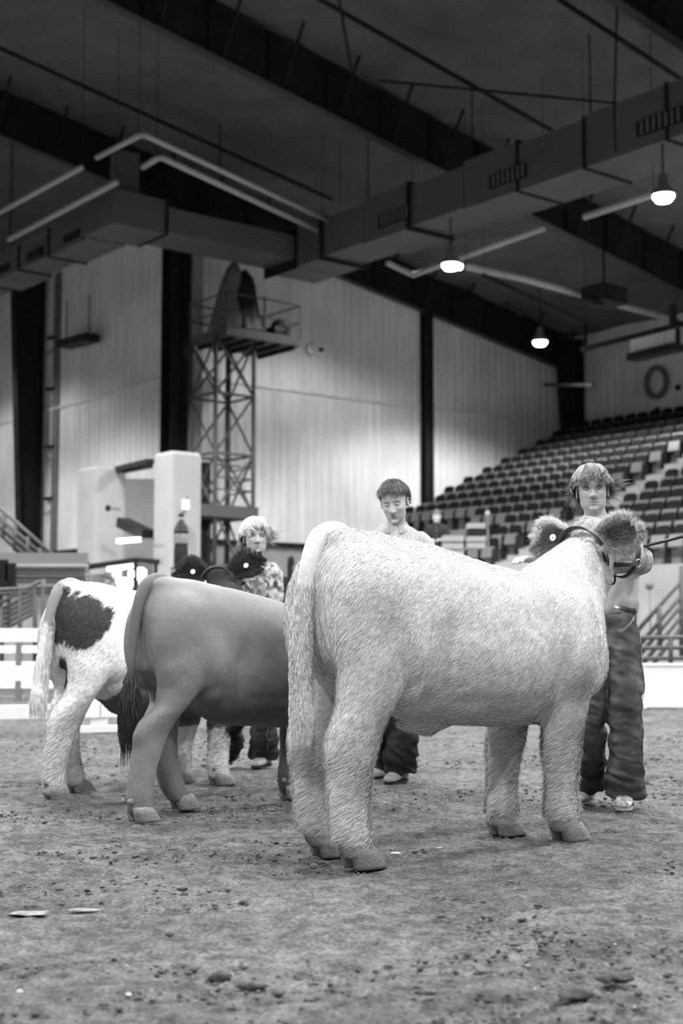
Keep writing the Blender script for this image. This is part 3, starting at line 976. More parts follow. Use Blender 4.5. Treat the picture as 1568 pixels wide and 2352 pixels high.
for (x0, y0), lb in (((18, 1322), 'dark empty seat at the left edge, nearest the frame'), ((36, 1330), 'dark empty seat second from the left edge')):
    t = thing('chair', lb, 'chair', L(x0, 1340, -.5), 0)
    c = L(x0, y0, -.5)
    q = MB(); q.bar(c - [.16, 0, -.08], c + [.0, 0, .08], .06, .34); q.build('backrest', M_SEAT, t)
    q = MB(); q.bar(c - [.17, .15, .12], c + [.03, -.15, -.12], .35, .06); q.build('seat', M_SEAT, t)
    q = MB(); q.tube([c - [.1, 0, .12], c * [1, 1, 0] + [-.1, 0, .9]], .03, 6); q.build('stand', M_BLACK, t)
YL = 19.5
rail_panel('ramp_railing', 'grey ramp railing of sloping bars behind the white fence at left',
           [(L(46, 1355), L(46, 1530)), (L(80, 1352), L(80, 1530)), (L(4, 1392), L(4, 1530)), (L(100, 1330), L(100, 1530))],
           [(L(-20, 1356), L(125, 1348)), (L(-20, 1396), L(92, 1335))] + [(L(8, y), L(78, y - 38)) for y in (1398, 1410, 1422, 1434, 1446)] + [(L(-20, 1365), L(125, 1356))], .028, M_RAIL2)
q = MB(); q.bar(L(-40, 1440, 3.2), L(330, 1440, 3.2), .2, 1.15); structure(q.build('wall_low', M_CONC), 'low grey wall behind the ramp railing')

# table-height clutter by the gable wall, between the blond boy and the white steer
c = at(655, 1345, 23)
t = thing('loudspeaker', 'dark equipment stack at the gable wall behind the patterned shirt', 'equipment', c, 0)
q = MB(); q.bar(at(640, 1350, 23), at(668, 1350, 23), .4, .35); q.build('cabinet', M_BLACK, t)
q = MB(); q.bar(at(660, 1318, 23), at(672, 1318, 23), .2, .32); q.build('horn', M_STEEL, t)
q = MB(); q.ell(at(668, 1290, 23), (.06, .06, .1)); q.build('knob', M_STEEL, t, True)
q = MB(); q.tube([at(655, 1375, 23), at(655, 1375, 23) * [1, 1, 0]], .05, 8); q.build('stand', M_STEEL, t)

# ================================================================ white fence and boards
def fence():
    A = np.array([-3.6, 12.6, 0]); d = np.array([.94, .342, 0]); L_ = 5.2
    t = thing('white_fence', 'white three-rail pipe fence behind the spotted steer', 'fence', A, math.atan2(d[1], d[0]))
    for zc, h in ((.915, .13), (.56, .14), (.205, .13)):
        for k in range(2):
            q = MB(); q.bar(A + d * (k * 2.6 - 1.2) + [0, 0, zc], A + d * (k * 2.6 + 1.39) + [0, 0, zc], .05, h); q.build('rail', M_WHITE, t)
    for x in (-1.1, 1.38, 3.95):
        q = MB(); q.bar(A + d * x + [0, .05, 0], A + d * x + [0, .05, 1.0], .15, .06, up=(0, 1, 0)); q.build('post', M_WHITE, t)
        q = MB(); q.bar(A + d * (x - .35) + [0, .0, .03], A + d * (x + .35) + [0, .0, .03], .12, .06); q.build('foot', M_WHITE, t)


fence()
A = np.array([-8, 19.2, 0]); d = np.array([1.0, .0, 0])
t = thing('rear_fence', 'grey rail fence further back, seen between the white rails', 'fence', A, 0)
for zc, h in ((.70, .10), (.45, .16), (.22, .12), (.90, .06)):
    q = MB(); q.bar(A + [0, 0, zc], A + d * 9 + [0, 0, zc], .06, h); q.build('rail', M_WALL, t)
for x in np.arange(.3, 9, 1.6):
    q = MB(); q.bar(A + d * x, A + d * x + [0, 0, .95], .08); q.build('post', M_STEEL2, t)
A = at(1320, 1621, 17.3); B = at(1700, 1621, 17.3)
t = thing('dasher_board', 'solid white board wall behind the young man at right', 'barrier', (A + B) / 2 * [1, 1, 0], 0)
zt = at(1450, 1528, 17.3)[2]
nb = 3
for k in range(nb):
    a = A + (B - A) * k / nb; b = A + (B - A) * (k + 1) / nb - [.006, 0, 0]
    q = MB(); q.bar([a[0], a[1], zt / 2], [b[0], b[1], zt / 2], .08, zt); q.build('board', M_WHITE, t)
q = MB(); q.bar([A[0], A[1], zt + .01], [B[0], B[1], zt + .01], .12, .03); q.build('cap', M_WHITE, t)
q = MB(); q.bar([A[0], A[1] - .35, .05], [at(1480, 1621, 17)[0], A[1] - .35, .05], .14, .08); q.build('foot', M_WHITE, t)

# ================================================================ animals and people: helpers
def remesh(mb, voxel, smooth=8, keep=0.5):
    v, f = mb.arr()
    me = bpy.data.meshes.new('tmp'); me.from_pydata(v.tolist(), [], f); me.update()
    ob = bpy.data.objects.new('tmp', me); COL.objects.link(ob)
    md = ob.modifiers.new('r', 'REMESH'); md.mode = 'VOXEL'; md.voxel_size = voxel; md.adaptivity = 0
    dg = bpy.context.evaluated_depsgraph_get(); dg.update()
    ev = ob.evaluated_get(dg); m2 = ev.to_mesh()
    n = len(m2.vertices); V_ = np.empty(n * 3, np.float32); m2.vertices.foreach_get('co', V_)
    E_ = np.empty(len(m2.edges) * 2, np.int32); m2.edges.foreach_get('vertices', E_)
    nl = len(m2.loops); Lp = np.empty(nl, np.int32); m2.loops.foreach_get('vertex_index', Lp)
    ls = np.empty(len(m2.polygons), np.int32); m2.polygons.foreach_get('loop_start', ls)
    ln = np.empty(len(m2.polygons), np.int32); m2.polygons.foreach_get('loop_total', ln)
    ev.to_mesh_clear()
    bpy.data.objects.remove(ob); bpy.data.meshes.remove(me)
    V_ = V_.reshape(-1, 3).astype(float); E_ = E_.reshape(-1, 2)
    assert (ln == 4).all()
    Fq = Lp.reshape(-1, 4)
    V_ = lap(V_, E_, smooth, keep)
    return V_, Fq, E_


def lap(V_, E_, it, k=0.5):
    n = len(V_)
    deg = np.bincount(E_.ravel(), minlength=n).astype(float)[:, None]
    for _ in range(it):
        s = np.zeros_like(V_)
        for c in range(3):
            s[:, c] = np.bincount(E_[:, 0], V_[E_[:, 1], c], n) + np.bincount(E_[:, 1], V_[E_[:, 0], c], n)
        V_ = V_ * (1 - k) + s / np.maximum(deg, 1) * k
    return V_


def normals(V_, F_):
    d1 = V_[F_[:, 2]] - V_[F_[:, 0]]; d2 = V_[F_[:, 3]] - V_[F_[:, 1]] if F_.shape[1] == 4 else V_[F_[:, 2]] - V_[F_[:, 1]]
    fn = np.cross(d1, d2)
    N = np.zeros_like(V_)
    for k in range(F_.shape[1]):
        for c in range(3):
            N[:, c] += np.bincount(F_[:, k], fn[:, c], len(V_))
    return N / (np.linalg.norm(N, axis=1)[:, None] + 1e-12)


def sample(V_, F_, n, rs, wfun=None):
    N = normals(V_, F_)
    c = V_[F_].mean(1)
    ar = np.linalg.norm(np.cross(V_[F_[:, 2]] - V_[F_[:, 0]], V_[F_[:, 3]] - V_[F_[:, 1]]), axis=1)
    if wfun is not None: ar = ar * wfun(c, N[F_[:, 0]])
    idx = rs.choice(len(F_), n, p=ar / ar.sum())
    a, b = rs.rand(n, 1), rs.rand(n, 1)
    q = F_[idx]
    P = (V_[q[:, 0]] * (1 - a) + V_[q[:, 1]] * a) * (1 - b) + (V_[q[:, 3]] * (1 - a) + V_[q[:, 2]] * a) * b
    M = N[q[:, 0]] + N[q[:, 2]]
    return P, M / (np.linalg.norm(M, axis=1)[:, None] + 1e-9), q[:, 0]


def ribbons(paths, width, shade, wdir=None):
    """paths (n,k,3) tapering flat strands; returns verts, faces, colours, normals helper"""
    n, k, _ = paths.shape
    T = paths[:, -1] - paths[:, 0]
    T /= np.linalg.norm(T, axis=1)[:, None] + 1e-9
    if wdir is None:
        wdir = np.random.RandomState(3).randn(n, 3)
    S = np.cross(T, wdir); S /= np.linalg.norm(S, axis=1)[:, None] + 1e-9
    w = np.asarray(width).reshape(-1, 1) if hasattr(width, '__len__') else np.full((n, 1), width)
    vs = []
    for j in range(k):
        ww = w * (1 - (j / (k - 1)) ** 1.6 * .9) * .5
        vs.append(np.stack([paths[:, j] - S * ww, paths[:, j] + S * ww], 1))
    v = np.stack(vs, 1).reshape(-1, 3)
    base = (np.arange(n) * k * 2)[:, None]
    f = np.concatenate([base + np.array([2 * j, 2 * j + 1, 2 * j + 3, 2 * j + 2]) for j in range(k - 1)])
    c = np.repeat(shade, k * 2)
    return v, f, c


def set_normals(ob, N):
    try:
        ob.data.normals_split_custom_set_from_vertices([tuple(x) for x in N.tolist()])
    except Exception as e:
        print('normals', e)


def local_frame(o, x):
    """world = o + lx*X + ly*Y + lz*Z"""
    x = np.array([x[0], x[1], 0.0]); x /= np.linalg.norm(x)
    return np.stack([x, [-x[1], x[0], 0], [0, 0, 1]], 0), np.array([o[0], o[1], 0.0])


# ================================================================ cattle
def steer(name, label, o, az, k, feet, head, tailp, colf, fur, fat=1.0, belly=0.0, gask=0.0, seed=1, headcol=None, tail_col=None, voxel=.0115, tagside='left', tail_hair=True, ear=1.0):
    """o: ground point midway between the hind feet (near one); az heading from +Y to +X; k: scale.
    local: x forward, y left, z up. feet: dict of (x,y) local offsets"""
    X = (math.sin(az), math.cos(az))
    B, O_ = local_frame(o, X)
    rz = math.atan2(X[1], X[0])
    t = thing(name, label, 'steer', O_, rz)
    W_ = lambda p: O_ + (np.atleast_2d(p) * k) @ B       # template local -> world

    m = MB()
    Yv, Zv, Xv = np.array([0, 1.0, 0]), np.array([0, 0, 1.0]), np.array([1.0, 0, 0])
    st = []
    for x, zt, zb, hw in ((-.235, 1.20, .98, .10), (-.20, 1.28, .84, .19), (-.12, 1.335, .76, .24), (0, 1.352, .68, .27), (.14, 1.358, .62, .275), (.30, 1.345, .565, .295), (.48, 1.312, .545, .315),
                          (.66, 1.27, .53, .325), (.84, 1.235, .52, .31), (1.0, 1.225, .52, .28), (1.14, 1.235, .53, .255), (1.26, 1.20, .59, .215), (1.35, 1.12, .67, .165), (1.41, 1.02, .77, .10)):
        hw *= fat; zb -= belly * sstep(.1, .35, x) * (1 - sstep(.85, 1.1, x))
        st.append((np.array([x, 0, (zt + zb) / 2]), Yv * hw, Zv * (zt - zb) / 2))
    m.loft(st, 28, 2.35)
    # rump: tail head, pins, quarters
    m.ell((-.10, 0, 1.345), (.13, .075, .055)); m.ell((.0, 0, 1.34), (.22, .12, .04))
    for sy in (-1, 1):
        m.ell((-.04, sy * .150, 1.0), (.205, .130, .30))
        m.ell((.10, sy * .215, .92), (.13, .085, .20))
        m.ell((.14, sy * .165, .77), (.085, .08, .13))
        m.ell((1.13, sy * .185, .88), (.16, .115, .28))
        m.ell((1.24, sy * .13, .83), (.16, .12, .19))
        m.ell((.70, sy * .20, .86), (.34, .135, .26))
    for sy in (-1, 1): m.ell((1.22, sy * .105, .98), (.19, .12, .22))
    m.ell((1.29, 0, .71), (.13, .11, .10))
    m.ell((.40, 0, .56), (.16, .06, .05)); m.ell((.42, 0, .525), (.05, .03, .03))
    # legs
    fh = dict(feet)

    def leg(key, prof, sy, top):
        fx, fy = fh[key]
        st_ = []
        for (x, z, rx, ry, yy) in prof:
            u_ = 1 - min(1, max(0, z / top)) ** 1.0
            if key[0] == 'h': x, rx = x + gask * math.exp(-((z - .69) / .09) ** 2), rx * (1 - .25 * (gask > 0) * math.exp(-((z - .67) / .1) ** 2))
            st_.append((np.array([x + fx * u_, sy * yy * 1 + (fy) * u_, z]), Xv * rx, Yv * ry))
        m.loft(st_, 18, 2.2)

    hind = ((.02, 1.02, .20, .10, .17), (.02, .86, .205, .115, .17), (-.02, .74, .165, .105, .165), (-.055, .64, .135, .092, .16), (-.095, .55, .128, .078, .155), (-.115, .48, .120, .070, .15),
            (-.118, .40, .095, .063, .15), (-.12, .30, .088, .060, .15), (-.115, .20, .082, .060, .15), (-.105, .14, .084, .066, .15), (-.088, .09, .080, .068, .15), (-.072, .055, .080, .068, .15), (-.062, .036, .074, .062, .15))
    fore = ((1.14, .95, .14, .08, .17), (1.13, .78, .145, .09, .165), (1.115, .66, .13, .088, .16), (1.10, .56, .112, .08, .155), (1.085, .46, .10, .072, .15), (1.08, .40, .094, .070, .15), (1.078, .32, .078, .060, .15),
            (1.08, .22, .074, .058, .15), (1.085, .15, .078, .064, .15), (1.095, .10, .078, .068, .15), (1.105, .06, .078, .068, .15), (1.112, .036, .072, .062, .15))
    leg('hr', hind, -1, 1.05); leg('hl', hind, 1, 1.05); leg('fr', fore, -1, .95); leg('fl', fore, 1, .95)
    # neck and head
    pol, f_, = np.array(head['poll']), np.array(head['dir'], float)
    f_ /= np.linalg.norm(f_)
    l_ = np.cross([0, 0, 1.0], f_); l_ /= np.linalg.norm(l_)
    roll = head.get('roll', 0)
    u_ = np.cross(f_, l_)
    l_, u_ = l_ * math.cos(roll) + u_ * math.sin(roll), u_ * math.cos(roll) - l_ * math.sin(roll)
    n0 = np.array([1.02, 0, .95]); n3 = pol - u_ * .185 + f_ * .02
    n1 = np.array([1.30, 0, 1.10])
    pts = [n0 * (1 - q) ** 2 + n1 * 2 * q * (1 - q) + n3 * q * q for q in np.linspace(0, 1, 7)]
    nst = []
    for i, q in enumerate(np.linspace(0, 1, 7)):
        d = pts[min(i + 1, 6)] - pts[max(i - 1, 0)]; d /= np.linalg.norm(d)
        sd = np.cross([0, 0, 1.0], d); sd /= np.linalg.norm(sd); up = np.cross(d, sd)
        rz_ = np.interp(q, [0, .25, .5, 1], [.17, .25, .235, .165]); ry_ = np.interp(q, [0, .25, .5, 1], [.13, .20, .185, .125])
        nst.append((pts[i], sd * ry_, up * rz_))
    m.loft(nst, 20, 2.1)
    hs = ((-.05, .085, .07, -.085), (0, .118, .108, -.105), (.07, .118, .125, -.115), (.15, .116, .128, -.118), (.23, .092, .112, -.108), (.31, .073, .090, -.100), (.38, .073, .078, -.098), (.43, .074, .072, -.098), (.465, .055, .052, -.100))
    m.loft([(pol + f_ * a * .98 + u_ * d, l_ * w, u_ * h) for a, w, h, d in hs], 20, 2.4)
    m.ell(pol - u_ * .045 + f_ * .0, (.065, .135, .065), np.stack([f_, l_, u_], 1)); m.ell(pol + f_ * .03 - u_ * .01, (.06, .075, .045), np.stack([f_, l_, u_], 1))
    for sy in (-1, 1):
        m.ell(pol + f_ * .13 + l_ * sy * .095 - u_ * .055, (.04, .035, .03))
        m.ell(pol + f_ * .10 + l_ * sy * .085 - u_ * .16, (.07, .035, .07))
    V_, F_, E_ = remesh(m, voxel, 9)
    VS = lap(V_, E_, 45)
    mk = sstep(.74, .92, V_[:, 2]) * (1 - sstep(1.32, 1.5, V_[:, 0]) * sstep(1.15, 1.3, V_[:, 2]))
    mk = np.maximum(mk, sstep(.60, .70, V_[:, 2]) * sstep(.3, .5, V_[:, 0]))
    V_ = V_ + (VS - V_) * mk[:, None]
    # surface relief: ribs hint, skin folds
    N = normals(V_, F_)
    x_, y_, z_ = V_.T
    out_ = sstep(.08, .16, np.abs(y_))
    rel = -.026 * np.exp(-((x_ - (.97 + .10 * (z_ - .6))) / .035) ** 2) * sstep(.48, .56, z_) * (1 - sstep(.72, .95, z_)) * out_
    rel += .014 * np.exp(-((x_ - 1.10) / .09) ** 2 - ((z_ - .80) / .14) ** 2) * out_
    rel -= .024 * np.exp(-((x_ - (.27 + .12 * (z_ - .75))) / .045) ** 2) * sstep(.56, .66, z_) * (1 - sstep(.86, 1.08, z_)) * out_
    rel += .012 * np.exp(-((x_ - .15) / .06) ** 2 - ((z_ - .82) / .10) ** 2) * out_
    rel -= .006 * np.exp(-((z_ - (.66 + .0 * x_)) / .03) ** 2) * sstep(.3, .45, x_) * (1 - sstep(.8, .95, x_)) * out_
    V_ += N * (fbm(V_ * 6 + seed, 3) * .005 + rel)[:, None]
    N = normals(V_, F_)
    c = colf(V_)
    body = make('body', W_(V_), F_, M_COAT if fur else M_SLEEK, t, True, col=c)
    # eyes, nostrils, hooves, dewclaws
    for sy in (-1, 1):
        q = MB(); q.ell(pol + f_ * .155 + l_ * sy * .112 - u_ * .062, (.022, .022, .02)); v, fc = q.arr()
        make('eye', W_(v), fc, M_IRIS, t, True)
    q = MB(); q.ell(pol + f_ * .445 - u_ * .095, (.03, .03, .03))
    mu = MB(); mu.loft([(pol + f_ * a + u_ * d, l_ * w, u_ * h) for a, w, h, d in ((.415, .076, .066, -.090), (.44, .076, .070, -.092), (.468, .060, .055, -.095), (.478, .035, .03, -.096))], 18, 2.4)
    v, fc = mu.arr(); make('muzzle', W_(v), fc, mat('muzzle_skin', .35, .5, .4, noise=[(60, .3, 3)]), t, True)
    for key, bx, sy in (('hr', -.05, -1), ('hl', -.05, 1), ('fr', 1.125, -1), ('fl', 1.125, 1)):
        fx, fy = fh[key]
        c0 = np.array([bx + fx, sy * .15 + fy, 0])
        q = MB()
        for dy in (-.034, .034):
            q.loft([(c0 + [.020, dy, -.004], Xv * .080, Yv * .033), (c0 + [.016, dy, .008], Xv * .079, Yv * .034), (c0 + [-.004, dy, .045], Xv * .073, Yv * .034), (c0 + [-.024, dy * .98, .085], Xv * .060, Yv * .031)], 14, 2.5)
        v, fc = q.arr(); make('hoof', W_(v), fc, M_HOOF, t, True)
        for dy in (-.035, .035):
            q = MB(); q.ell(c0 + [-.098 if key[0] == 'h' else -.084, dy * .9, .116], (.022, .015, .018)); v, fc = q.arr()
            make('dewclaw', W_(v), fc, M_HOOF, t, True)
    # ears
    hc = headcol if headcol is not None else (lambda P: colf(P))
    rs = np.random.RandomState(seed)
    ears = []
    for sy in (-1, 1):
        out = l_ * sy * head.get('ear_out', .93) - f_ * .12 + u_ * head.get('ear_up', [.1, .1])[0 if sy > 0 else 1]
        out /= np.linalg.norm(out)
        back = -f_ * .9 - u_ * .15; back -= out * (back @ out); back /= np.linalg.norm(back)
        wd = np.cross(out, back); wd /= np.linalg.norm(wd)
        root = pol + l_ * sy * .10 - u_ * .085 + f_ * .01
        nu, nv = 12, 9
        v = []; front = []
        for layer in (0, 1):
            for i in range(nu):
                a = i / (nu - 1)
                hw = (.022 + .060 * math.sin(math.pi * min(1, a * .66 + .12)) ** 1.4) * (1 - sstep(.80, 1.02, a) * .75) * ear
                for j in range(nv):
                    b = j / (nv - 1) * 2 - 1
                    cup = (.055 * (1 - a * .55)) * (b * b) * (-1)
                    P = root + out * (a * .215 * ear) + wd * (b * hw) + back * (.018 + cup * -1 * 1.0 - .03 * a * a) + back * (-.007 if layer else .0)
                    P = P - np.array([0, 0, .02]) * a * a
                    v.append(P)
        v = np.array(v); fc = []
        Q = nu * nv
        for i in range(nu - 1):
            for j in range(nv - 1):
                a0 = i * nv + j
                fc.append((a0, a0 + 1, a0 + nv + 1, a0 + nv)); fc.append((Q + a0, Q + a0 + nv, Q + a0 + nv + 1, Q + a0 + 1))
        rim = [j for j in range(nv)] + [i * nv + nv - 1 for i in range(1, nu)] + [(nu - 1) * nv + j for j in range(nv - 2, -1, -1)] + [i * nv for i in range(nu - 2, 0, -1)]
        for a0, b0 in zip(rim, rim[1:] + rim[:1]):
            fc.append((b0, a0, Q + a0, Q + b0))
        edge = np.abs(np.tile(np.tile(np.linspace(-1, 1, nv), nu), 2)); al = np.tile(np.repeat(np.linspace(0, 1, nu), nv), 2)
        sgn = np.tile(np.tile(np.linspace(-1, 1, nv), nu), 2) * (1 if wd[2] > 0 else -1)
        upper = .15 + .85 * sstep(-.5, .3, sgn)
        e_c = head['ear_dark'] + (head['ear_rim'] - head['ear_dark']) * np.clip(sstep(.62, 1, edge) * upper + sstep(.80, 1, al) * upper + .5 * (1 - sstep(0, .2, al)), 0, 1)
        eo = make('ear', W_(v), fc, M_COAT, t, True, col=e_c)
        ears.append((v, fc, e_c, out, back, wd, root, sy))
        # fringe hairs
        n = 7000 if fur else 2500
        ii = rs.randint(0, nu, n); jj = rs.randint(0, nv, n)
        rimmy = rs.rand(n) < .45
        jj = np.where(rimmy, np.where(rs.rand(n) < .5, 0, nv - 1), jj); 
        tipy = rs.rand(n) < .18
        ii = np.where(tipy, nu - 1, ii)
        P = v[ii * nv + jj] + rs.randn(n, 3) * .005
        bb = (jj / (nv - 1) * 2 - 1)[:, None]
        D = out * .75 + wd * bb * (.75 if fur else .5) + back * .30 + rs.randn(n, 3) * .25
        D /= np.linalg.norm(D, axis=1)[:, None]
        Lh = (.03 * (.5 + rs.rand(n)) * np.where(np.abs(bb[:, 0]) > .8, 1.25, .75) * (1 if fur else .7))[:, None]
        path = np.stack([P, P + D * Lh * .5, P + D * Lh - np.array([0, 0, .25]) * Lh * .4], 1)
        sh = e_c[ii * nv + jj] * (.75 + .6 * rs.rand(n))
        vv, ff, cc = ribbons(path, .0019, sh)
        tag(make('ear_hair', W_(vv), ff, M_FUR, eo, True, col=cc), kind='stuff')
        if tagside == ('left' if sy > 0 else 'right') or tagside == 'both':
            q = MB(); cpt = root + out * .105 * ear + back * .030
            Rm = np.stack([out, wd * 1.0, back], 1)
            q.lathe(cpt, [(.0185, 0), (.0185, .004), (.015, .006), (.004, .0065)], 18, Rm); vq, fq = q.arr()
            tg = make('ear_tag', W_(vq), fq, M_TAG, t, True)
            q = MB(); q.lathe(cpt + back * .0062, [(.0028, 0), (.0028, .002)], 8, Rm); vq, fq = q.arr()
            make('pin', W_(vq), fq, M_BLACK, tg, True)
    # tail
    tp = [np.array(p) for p in tailp['pts']]
    q = MB()
    from_r = tailp['r']
    q2 = []
    # resample
    tt = np.linspace(0, len(tp) - 1, 40)
    P_ = np.array([[np.interp(a, range(len(tp)), [p[c] for p in tp]) for c in range(3)] for a in tt])
    for _ in range(4): P_[1:-1] = (P_[:-2] + P_[2:] + 2 * P_[1:-1]) / 4
    R_ = np.interp(tt, range(len(tp)), from_r)
    stt = []
    for i in range(40):
        d = P_[min(i + 1, 39)] - P_[max(i - 1, 0)]; d /= np.linalg.norm(d)
        x = np.array([0, 1.0, 0]); y = np.cross(d, x); y /= np.linalg.norm(y); x = np.cross(y, d)
        stt.append((P_[i], x * R_[i] * tailp.get('wide', 1.0), y * R_[i]))
    q.loft(stt, 16, 2.0)
    v, fc = q.arr()
    tc = tail_col(v) if tail_col else colf(v)
    tob = make('tail', W_(v), fc, M_COAT if fur else M_SLEEK, t, True, col=tc)
    # tail hair
    n = tailp.get('hair', 5000)
    ph = rs.rand(n); i0 = tailp['hair_from']
    a = i0 + (1 - i0) * ph; idx = a * 39
    C0 = np.stack([np.interp(idx, range(40), P_[:, c]) for c in range(3)], 1)
    Rr = np.interp(idx, range(40), R_)
    th = rs.rand(n) * 2 * math.pi
    off = np.stack([np.cos(th) * Rr, np.sin(th) * Rr * tailp.get('wide', 1.0), np.zeros(n)], 1)
    st_ = C0 + off * .9
    HL = tailp.get('len', .05) * (.6 + .8 * rs.rand(n)) * (1 + tailp.get('end_long', 0) * sstep(.7, 1, ph))
    K = 6; path = [st_]
    wv = tailp.get('wave', 0)
    side = np.stack([np.cos(th), np.sin(th), np.zeros(n)], 1)
    for j in range(1, K):
        g = j / (K - 1)
        p = st_ + np.array([0, 0, -1.0]) * (HL * g)[:, None] + side * (tailp.get('spread', .015) * math.sin(g * 2.2) * (.4 + rs.rand(n)))[:, None]
        if wv: p = p + side[:, [1, 0, 2]] * (wv * np.sin(g * 7 + (th * 2).round() + ph * 3))[:, None]
        path.append(p)
    path = np.stack(path, 1)
    base = tail_col(st_) if tail_col else colf(st_)
    vv, ff, cc = ribbons(path, tailp.get('w', .0035), base * (.75 + .5 * rs.rand(n)))
    tag(make('tail_hair', W_(vv), ff, M_FUR, tob, True, col=cc), kind='stuff')
    # coat
    if fur:
        n = fur['n']
        P, NN, vi = sample(V_, F_, n, rs)
        x, y, z = P[:, 0], P[:, 1], P[:, 2]
        flow = np.stack([-.75 + 0 * x, 0 * x, -.65 + 0 * x], 1)
        lowleg = (1 - sstep(.42, .62, z))[:, None]
        flow = flow * (1 - lowleg) + np.array([-.80, 0, -.30]) * lowleg
        flow += .11 * np.stack([fbm(P * 5 + 3, 2), fbm(P * 5 + 40, 2), fbm(P * 5 + 80, 2)], 1)
        flow -= NN * (flow * NN).sum(1)[:, None]
        flow /= np.linalg.norm(flow, axis=1)[:, None] + 1e-9
        lift = fur['lift'] * (1 + .8 * lowleg)
        D = flow + NN * lift + rs.randn(n, 3) * .10
        D /= np.linalg.norm(D, axis=1)[:, None]
        Lh = (fur['len'] * (.6 + .8 * rs.rand(n)) * (1 + .35 * lowleg[:, 0]) * np.where(z < .11, .35, 1) * np.where((x > 1.25) & (z > .95), .7, 1))[:, None]
        Pe = P - NN * .002
        path = np.stack([Pe, Pe + D * Lh * .5, Pe + D * Lh - NN * Lh * .22], 1)
        clump = fbm(np.stack([x, y, z], 1) * 38 + seed, 2)
        sh = np.clip(c[vi] * (1.0 + .08 * clump + .34 * (rs.rand(n) - .5)), .02, .95)
        side = np.cross(D, NN)
        vv, ff, cc = ribbons(path, fur.get('w', .0034), sh, NN + rs.randn(n, 3) * .25)
        fo = tag(make('coat_hair', W_(vv), ff, M_FUR, t, True, col=cc), kind='stuff')
        nw = NN @ B; ca, sa = math.cos(-rz), math.sin(-rz)
        nl = np.stack([nw[:, 0] * ca - nw[:, 1] * sa, nw[:, 0] * sa + nw[:, 1] * ca, nw[:, 2]], 1)
        nl = nl + rs.randn(n, 3) * .16; nl /= np.linalg.norm(nl, axis=1)[:, None]
        set_normals(fo, np.repeat(nl, 6, axis=0))
    return dict(t=t, W=W_, pol=pol, f=f_, l=l_, u=u_, k=k, B=B, O=O_)


def halter(S, label, mt=M_LEATHER, lead=None):
    """leather halter: neck strap behind the ears, nose band, cheek straps, chin ring"""
    pol, f_, l_, u_, W_ = S['pol'], S['f'], S['l'], S['u'], S['W']
    t = thing('show_halter', label, 'halter', W_(pol)[0], 0)

    def band(pts, w, name, wid_dir, m_=None):
        pts = np.array(pts); n = len(pts)
        v = []
        for i, p in enumerate(pts):
            d = pts[min(i + 1, n - 1)] - pts[max(i - 1, 0)]; d /= np.linalg.norm(d)
            wdv = np.array(wid_dir) - d * (np.array(wid_dir) @ d); wdv /= np.linalg.norm(wdv)
            nn = np.cross(d, wdv) * .0035
            v += [p + wdv * w / 2 + nn, p - wdv * w / 2 + nn, p - wdv * w / 2 - nn, p + wdv * w / 2 - nn]
        fc = [(4 * i + a, 4 * i + (a + 1) % 4, 4 * i + 4 + (a + 1) % 4, 4 * i + 4 + a) for i in range(n - 1) for a in range(4)]
        fc += [(0, 3, 2, 1), (4 * n - 4, 4 * n - 3, 4 * n - 2, 4 * n - 1)]
        return make(name, W_(np.array(v)), fc, m_ or mt, t, True)
    # crown strap: over the poll behind the ears, down both cheeks to the jaw
    ring = []
    for a in np.linspace(-2.25, 2.25, 25):
        ring.append(pol + f_ * (-.100 + .088 * (1 - math.cos(a)) * .9) + l_ * math.sin(a) * .138 + u_ * (-.175 + .118 * math.cos(a)))
    band(ring, .034, 'crown_strap', f_ - u_ * .1)
    nose = []
    for a in np.linspace(0, 2 * math.pi, 29):
        nose.append(pol + f_ * .30 + l_ * math.sin(a) * .088 + u_ * (-.101 + .108 * math.cos(a)))
    band(nose, .026, 'nose_band', f_)
    for sy in (-1, 1):
        a = pol + f_ * .075 + l_ * sy * .128 - u_ * .19; b = pol + f_ * .30 + l_ * sy * .092 - u_ * .13
        band([a, a * .5 + b * .5 + l_ * sy * .012, b], .028, 'cheek_strap', u_)
        q = MB(); q.tube([b + f_ * .02 * math.cos(x) + u_ * .02 * math.sin(x) for x in np.linspace(0, 2 * math.pi, 13)], .004, 6); v, fc = q.arr(); make('ring', W_(v), fc, M_METAL, t, True)
    q = MB(); a = pol + f_ * .24 - u_ * .235
    q.tube([a + f_ * .025 * math.cos(x) + u_ * .025 * math.sin(x) for x in np.linspace(0, 2 * math.pi, 13)], .006, 6); v, fc = q.arr(); make('chin_ring', W_(v), fc, mt, t, True)
    if lead is not None:
        q = MB(); q.tube([W_(a)[0]] + [np.array(p) for p in lead], .008, 8); q.build('lead_strap', mt, t, True)
    return t


gA = lambda px, py: ground(px, py)[:2]
A_AZ = math.radians(53.2)
oA = (gA(835, 1990) + gA(765, 1962)) / 2 + np.array([math.sin(A_AZ), math.cos(A_AZ)]) * .03


def colA(P):
    n = fbm(P * 2.3 + 5, 3); n2 = fbm(P * 9 + 2, 3)
    c = .79 + .05 * n + .03 * n2
    x, y, z = P[:, 0], P[:, 1], P[:, 2]
    c = c - .10 * sstep(.1, .9, fbm(P * 3.1 + 60, 2)) * (z < 1.2)
    hd = sstep(1.18, 1.50, x) * sstep(1.05, 1.32, z)
    c = c * (1 - .38 * hd)
    dirt = (1 - sstep(.05, .16, z)); c = c * (1 - .35 * dirt)
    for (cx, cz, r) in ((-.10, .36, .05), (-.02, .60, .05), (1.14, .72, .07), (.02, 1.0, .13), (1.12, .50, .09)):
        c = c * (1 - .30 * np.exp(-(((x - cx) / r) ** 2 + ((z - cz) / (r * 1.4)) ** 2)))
    return np.clip(c, .1, .95)


